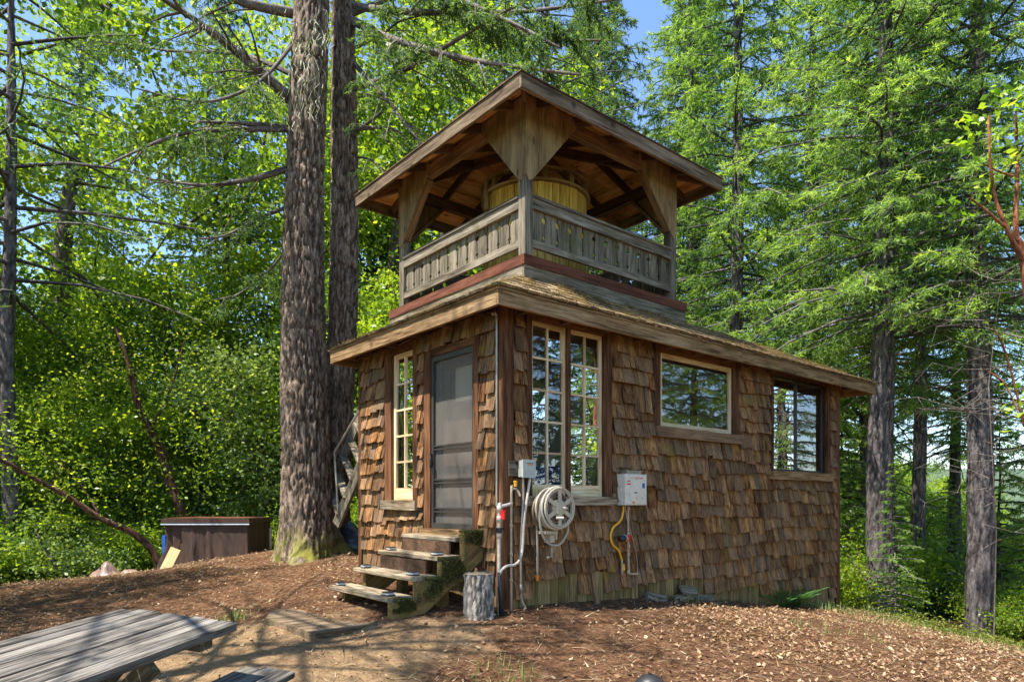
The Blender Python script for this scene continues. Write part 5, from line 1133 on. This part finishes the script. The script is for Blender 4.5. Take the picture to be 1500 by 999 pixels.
def lichen():
    rng = np.random.default_rng(8); C0 = [at(452, 95, 10.55), at(440, 120, 10.5), at(458, 150, 10.55), at(430, 60, 10.5), at(400, 40, 10.4), at(450, 60, 10.5), at(310, 30, 10.1), at(290, 20, 10), at(560, 60, 10.6), at(600, 70, 10.4), at(545, 110, 11), at(420, 165, 10.6), at(470, 40, 10.5), at(340, 60, 10.2), at(590, 130, 10.8)]
    V = []
    for c in C0:
        for k in range(26):
            p = np.array(c)+rng.normal(size=3)*[.13, .1, .14]; d = np.array([rng.normal()*.35, rng.normal()*.2, -1.]); d /= np.linalg.norm(d); L = rng.uniform(.08, .26); s = np.array([.0035, 0, 0])
            m = p+d*L*.5+rng.normal(size=3)*.03; V += [p-s, p+s, m+s, m-s, m-s, m+s, p+d*L+s*.3, p+d*L-s*.3]
    tag(link('hanging_lichen', np_mesh('hanging_lichen', np.array(V), 4, rng.uniform(0, 1, len(V)//4)), M['lichen']), 'pale stringy lichen hanging from the limbs of the big fir', None, None, 'stuff')
lichen()

# ---- broadleaf trees
def broad_meshes(seed, H, R_, zc, ncl=170, nl=230, size=.085, wid=.028, cl=.42, shell=.45, squash=1.0):
    rng = np.random.default_rng(seed); C = []
    while len(C) < ncl:
        v = rng.normal(size=3); v /= np.linalg.norm(v); r = rng.uniform(shell, 1)**.8*(.72+.5*float(fbm(v[0]*1.6+seed, v[1]*1.6, v[2]*1.6, 2))); C.append([v[0]*R_*r, v[1]*R_*r, zc+v[2]*(H-zc)*r*squash])
    C = np.array(C); C = C[C[:, 2] > .15]; P = []; VV = []
    for c in C:
        n = int(nl*rng.uniform(.5, 1.3)); q = rng.normal(size=(n, 3))*[cl, cl, cl*.55]*rng.uniform(.6, 1.2); P.append(c+q); VV.append(np.clip(rng.uniform(.1, .62)+rng.normal(size=n)*.17, 0, 1))
    P = np.concatenate(P); var = np.concatenate(VV); d = rng.normal(size=P.shape)*[1, 1, .6]; d[:, 2] -= .25
    V = leaves_at(P, size, wid, .3, rng, dirs=d)
    # limbs: trunk top, then each clump joined to the nearest limb point
    tubes = []; nodes = [np.array([0, 0, zc*.45]), np.array([0, 0, zc*.8]), np.array([.1, .1, zc])]
    order = np.argsort(np.linalg.norm(C-[0, 0, zc*.7], axis=1))
    for k in order[::2]:
        c = C[k]; nd = np.array(nodes); j = np.argmin(np.linalg.norm(nd-c, axis=1)+.6*np.maximum(0, nd[:, 2]-c[2])); a = nd[j]; m = (a+c)/2+rng.normal(size=3)*.12; r = .018+.012*np.linalg.norm(a-c)
        tubes.append(([tuple(a), tuple(m), tuple(c)], r)); nodes += [m, c]
    return V, var, tubes
BR = {}; BRV = {1: broad_meshes(21, 8.2, 3.0, 4.9, 120, 260, .10, .033, .34), 2: broad_meshes(22, 6.6, 2.5, 3.3, 105, 250, .095, .031, .31, .35), 3: broad_meshes(23, 2.3, 1.5, 1.0, 60, 240, .085, .028, .26, .2), 4: broad_meshes(24, 11, 3.4, 6.8, 108, 290, .105, .034, .38, .4)}
def broad(kind, loc, label, leaf='broad_leaf', scale=1.0, rz=0, r_trunk=.16, cat='broadleaf tree', group=None, name='broadleaf_tree', bark='leaf_bark', sz=1.0):
    t = empty(name, label, cat, loc, rz, group); t.scale = (scale, scale, scale*sz); V, var, tb = BRV[kind]
    if (kind, leaf) in BR: link('crown', BR[(kind, leaf)], None, t)
    else: BR[(kind, leaf)] = link('crown', np_mesh('crown', V, 4, var), M[leaf], t).data
    if ('l', kind) in BR: link('limbs', BR[('l', kind)], None, t)
    else: BR[('l', kind)] = join_tubes('limbs', simple_tubes(tb, 6, kind), M[bark], t).data
    if r_trunk:
        k = ('t', kind, r_trunk)
        if k in BR: link('trunk', BR[k], None, t)
        else:
            zc = {1: 4.9, 2: 3.3, 3: 1, 4: 6.8}[kind]; BR[k] = join_tubes('trunk', [np_tube([(0, 0, -1), (.05, 0, zc*.3), (-.08, .06, zc*.7), (.1, .1, zc)], [r_trunk, r_trunk*.8, r_trunk*.6, r_trunk*.35], 26, r_trunk*.1, kind, per=10)], M[bark], t).data
    return t
def BA(px, Y, dz=0): x = (px-CXP)/F*Y; return (x, Y, gz(x, Y)+dz)
broad(4, BA(95, 17), 'tall dark oak with grey trunk filling the upper left of the picture', 'broad_dark', 1.75, .3, .22)
world_tree(15, 12.6, 6, 'thin drooping fir hanging over the upper left of the picture', r_trunk=.15, H=15, rz=3.0, leaf='fir_dark')
broad(1, BA(215, 19), 'leafy tree behind the covered tub with a mixed yellow green crown', 'broad_leaf', 1.35, 1.1, .18)
broad(1, BA(20, 15.5), 'spreading bright green bay tree at the left picture edge', 'broad_leaf', 1.0, 4.0, .18)
broad(4, BA(570, 20), 'tall bay tree between the twin firs and the lookout', 'broad_dark', 1.65, 5.2, .22)
broad(4, BA(650, 24), 'bright bay tree rising behind the left lookout post', 'broad_leaf', 1.95, .9, .22)
broad(1, BA(545, 16.5), 'low bay tree glimpsed between the twin firs and the door wall', 'broad_leaf', 1.0, 2.5, .18)
broad(2, BA(390, 16.5), 'pale leaved bay tree left of the big fir', 'pale_leaf', 1.1, 3.0, .13)
broad(2, BA(300, 17.5), 'round light green tree above the covered tub', 'broad_leaf', 1.0, .2, .13)
broad(2, BA(130, 15), 'bushy bay tree left of the leaning red trunk', 'broad_leaf', .95, 5.5, .13)
broad(2, BA(30, 13.5), 'low bright bay tree in the lower left corner of the wood', 'broad_leaf', .8, 1.9, .13)
broad(1, BA(-90, 19), 'dark tree beyond the left picture edge', 'broad_dark', 1.3, 1.9, .18)
broad(1, BA(450, 24), 'leafy tree far behind the twin firs', 'broad_dark', 1.3, .9, .18)
broad(1, BA(1000, 34), 'yellow green tree glimpsed low through the lookout', 'broad_leaf', 1.8, 1.9, .18)
for k, (px, Y, sc, lf, lb) in enumerate(((20, 12.6, .85, 'broad_leaf', 'low bright shrub at the far left bank'), (95, 12.8, .9, 'pale_leaf', 'low bright shrub left of the crumpled tarp'), (150, 13.8, 1.1, 'broad_leaf', 'shrub directly behind the crumpled tarp'), (225, 13.9, .9, 'broad_leaf', 'shrub behind the foot of the leaning red trunk'),
        (330, 15.2, 1.0, 'pale_leaf', 'pale shrub peeking above the covered tub'), (400, 14.8, .8, 'broad_leaf', 'small shrub between tub and big fir'), (520, 14.5, .8, 'broad_leaf', 'small shrub beyond the outside stair'), (-40, 12, 1.1, 'broad_leaf', 'shrub cut by the left picture edge'),
        (1250, 15.5, .9, 'broad_leaf', 'leafy shrub at the foot of the right cabin corner'), (1330, 19.5, 1.0, 'broad_leaf', 'leafy shrub behind the right trunks'), (1420, 17.5, .8, 'broad_dark', 'dark shrub at the foot of the farthest right trunk'), (1480, 13.8, .7, 'broad_leaf', 'leafy shrub low at the right picture edge'), (1215, 18.5, 1.6, 'broad_leaf', 'tall leafy shrub behind the sliding window end of the cabin'))):
    broad(3, BA(px, Y, -.25), lb, lf, sc, k*1.7, 0, 'shrub', None, 'shrub')
# yellow green ground shrub at the right edge
def low_shrub():
    rng = np.random.default_rng(77); n = 5200; x = rng.normal(size=n)*.75+7.0; y = rng.normal(size=n)*.55+9.9; z = ground(x, y)+np.abs(rng.normal(size=n))*.12*np.clip(fbm(x*2, y*2, 3, 2)*2, .2, 1.5); P = np.stack([x, y, z], 1)
    t = empty('low_shrub', 'low mossy yellow green shrub hugging the slope at the right picture edge', 'shrub', (0, 0, 0)); link('foliage', np_mesh('foliage', leaves_at(P, .045, .010, .4, rng, dirs=rng.normal(size=(n, 3))*[1, 1, .3]), 4, rng.uniform(0, 1, n)), M['moss_shrub'], t)
low_shrub()
# understory saplings with arching stems: leaning madrones at left, red-barked madrone at right
def madrone(name_label, paths, rads, clumps, loc_shift=(0, 0, 0), nleaf=60, cl=.22, leaf='broad_leaf', lsize=.09, bark='madrone_bark'):
    rng = np.random.default_rng(len(paths)*7+3); p0 = np.array(paths[0][0]); t = empty('madrone_tree', name_label, 'madrone', tuple(p0)); tb = []
    for p, r in zip(paths, rads): tb.append(np_tube([tuple(np.array(q)-p0) for q in p], r, 14, r[0]*.10, 4, per=8))
    join_tubes('trunk', tb, M[bark], t); P = []; V_ = []
    for c in clumps:
        n = int(nleaf*rng.uniform(.6, 1.3)); P.append(np.array(c)-p0+rng.normal(size=(n, 3))*cl); V_.append(np.clip(rng.uniform(.2, .9)+rng.normal(size=n)*.15, 0, 1))
    P = np.concatenate(P); link('leaves', np_mesh('leaves', leaves_at(P, lsize, lsize*.25, .4, rng, dirs=rng.normal(size=P.shape)*[1, 1, .5]), 4, np.concatenate(V_)), M[leaf], t)
madrone('leaning red barked madrone arching left over the crumpled tarp', [[at(240, 850, 12.6), at(222, 805, 12.6), at(190, 778, 12.4), at(150, 760, 12.2), at(90, 722, 11.9), at(40, 695, 11.6), at(0, 672, 11.3), at(-60, 640, 11)], [at(150, 760, 12.2), at(110, 700, 12.4), at(60, 660, 12.6)]], [[.075, .06, .042, .03], [.02, .008]],
        [at(px, py, Y) for px, py, Y in ((60, 660, 12.3), (30, 640, 11.8), (100, 690, 12.2), (10, 610, 11.6), (-20, 650, 11.2), (90, 640, 12.4), (140, 700, 12.5), (60, 600, 12.2), (20, 700, 11.6), (130, 730, 12.2), (80, 740, 11.9), (170, 800, 12.3))], bark='dark_madrone', nleaf=90)
madrone('dark leaning trunk rising behind the left end of the covered tub', [[at(268, 770, 14.2), at(262, 740, 14.2), at(247, 700, 14.2), at(238, 668, 14.2), at(220, 630, 14.1), at(203, 595, 14), at(190, 540, 14), at(170, 480, 14)], [at(220, 630, 14.1), at(250, 570, 14.4), at(270, 500, 14.6)]], [[.115, .10, .075, .04], [.035, .012]],
        [at(px, py, Y) for px, py, Y in ((190, 540, 13.8), (270, 500, 14.4), (170, 480, 14), (230, 520, 14), (140, 520, 13.8), (280, 580, 13.9), (150, 600, 13.7), (300, 640, 13.6), (180, 660, 13.5), (210, 700, 13.4), (290, 700, 13.4))], nleaf=130, cl=.35, bark='dark_madrone')
madrone('red barked madrone with bright yellow green leaves at the right picture edge', [[(6.6, 7.9, -1.2), (6.2, 7.8, .8), (5.95, 7.6, 2.0), at(1500, 385, 7.6), at(1488, 340, 7.6), at(1490, 250, 7.6), at(1488, 160, 7.6)], [at(1500, 385, 7.6), at(1475, 335, 7.5), at(1458, 290, 7.5), at(1450, 230, 7.4), at(1448, 170, 7.4)], [at(1475, 335, 7.5), at(1440, 305, 7.4), at(1420, 290, 7.3)], [at(1488, 260, 7.6), at(1460, 250, 7.5), at(1440, 240, 7.4)],
        [(6.2, 7.8, .8), at(1480, 540, 7.5), at(1455, 480, 7.4)], [at(1490, 600, 7.0), at(1470, 560, 7.0), at(1440, 540, 7.0)]], [[.09, .07, .05, .035, .02, .012], [.03, .018, .01], [.016, .008], [.014, .007], [.015, .008], [.01, .005]],
        [at(px, py, 7.5) for px, py in ((1470, 145), (1495, 160), (1450, 165), (1432, 190), (1425, 170), (1460, 200), (1410, 205), (1480, 130), (1440, 225), (1415, 290), (1440, 275), (1395, 300), (1500, 205), (1470, 240), (1505, 590), (1490, 600), (1497, 560))], nleaf=16, cl=.075, leaf='madrone_leaf', lsize=.10)
# bare twiggy branches round the far right trunk
def twiggery():
    rng = np.random.default_rng(31); t = empty('bare_sapling', 'leafless pale sapling with a tangle of twigs in front of the farthest right trunk', 'sapling', AT(1455, 11.5)); b0 = np.array(AT(1455, 11.5)); tb = []
    for k in range(46):
        z = rng.uniform(2.0, 6.5); a = rng.uniform(0, 6.283); L = rng.uniform(.7, 2.2); s = np.array([0.15*math.sin(z*2), 0, z]); d = np.array([math.cos(a), math.sin(a)*.6, rng.uniform(-.25, .3)])
        p = [s, s+d*L*.4+rng.normal(size=3)*.06, s+d*L*.75+rng.normal(size=3)*.1, s+d*L+[0, 0, -.2*L]]; tb.append(([tuple(q) for q in p], .0065))
        for m in range(4):
            q = p[1+m % 2]; e = rng.normal(size=3)*[.35, .3, .2]; tb.append(([tuple(q), tuple(q+e*.6+[0, 0, .03]), tuple(q+e)], .0035))
    tb.append(([(0, 0, -.3), (.05, 0, 2), (-.08, 0, 4.5), (.1, 0, 6)], .014)); join_tubes('twigs', simple_tubes(tb, 5, 1), M['branch'], t)
twiggery()
# the wood behind, and the trees the windows mirror
rngf = np.random.default_rng(99)
k = 0
for px in range(-350, 1950, 150):
    for row, Y in enumerate((29, 38)):
        x = px+rngf.uniform(-35, 35)+row*46; Yd = Y+rngf.uniform(-3, 3)
        if 905 < x < 985 : continue
        if 1400 < x < 1560: continue
        if x > 1100 or 270 < x < 480 or (row and x < 300): continue
        if x < 700 and (k % 3): broad(4 if k % 2 else 1, BA(x, Yd*.85), 'leafy tree in the wood behind, beyond the nearer trees', 'broad_dark' if k % 4 == 1 else 'broad_leaf', rngf.uniform(1.8, 2.3) if row else rngf.uniform(1.4, 1.8), rngf.uniform(0, 6), .2, group='leafy trees of the wood behind')
        else: con_tree((2, 3, 1)[k % 3], AT(x, Yd), 'conifer in the wood behind, beyond the nearer trees', scale=rngf.uniform(1.2, 1.5), rz=rngf.uniform(0, 6), r_trunk=.2, leaf='fir_dark' if k % 2 else 'fir_leaf', group='conifers of the wood behind')
        k += 1
for k, (px, Y, kd, s) in enumerate(((1215, 27, 2, 1.), (1262, 33, 1, 1.1), (1300, 26, 2, .9), (1335, 36, 1, 1.2), (1372, 28, 2, 1.), (1412, 33, 2, 1.1), (1455, 27, 2, .75), (1500, 33, 2, .85), (1245, 42, 1, 1.3), (1390, 44, 1, 1.3), (1180, 36, 1, 1.2), (1545, 26, 2, .8), (1110, 30, 1, 1.1))):
    broad(kd, BA(px, Y), 'sunlit leafy tree down the slope behind the right trunks', 'broad_leaf', s, k*1.9, .18, group='leafy trees down the slope at right')
for k, (x, y, kd) in enumerate(((14.5, 8.0, 2), (17, 5.0, 3), (21, 10.5, 3), (25, 6.5, 2), (19, 13.5, 2), (12.5, 3.0, 2), (28, 13, 3), (24, 18.5, 2), (20, 0, 3))):
    con_tree(kd, (x, y, gz(x, y)-1), 'conifer right of the picture, mirrored in the cabin windows', rz=k*1.1, r_trunk=.2, leaf='fir_dark' if k % 2 else 'fir_leaf', group='conifers mirrored in the windows')
for k, (x, y, kd) in enumerate(((-13, 1, 4), (-16, 8, 4), (-11, -6, 1), (-13, 12.4, 4), (-18, 15, 4))):
    broad(kd, (x, y, gz(x, y)), 'bay tree beyond the left picture edge, mirrored in the door wall window', rz=k*2., r_trunk=.2, group='bay trees left of the picture')
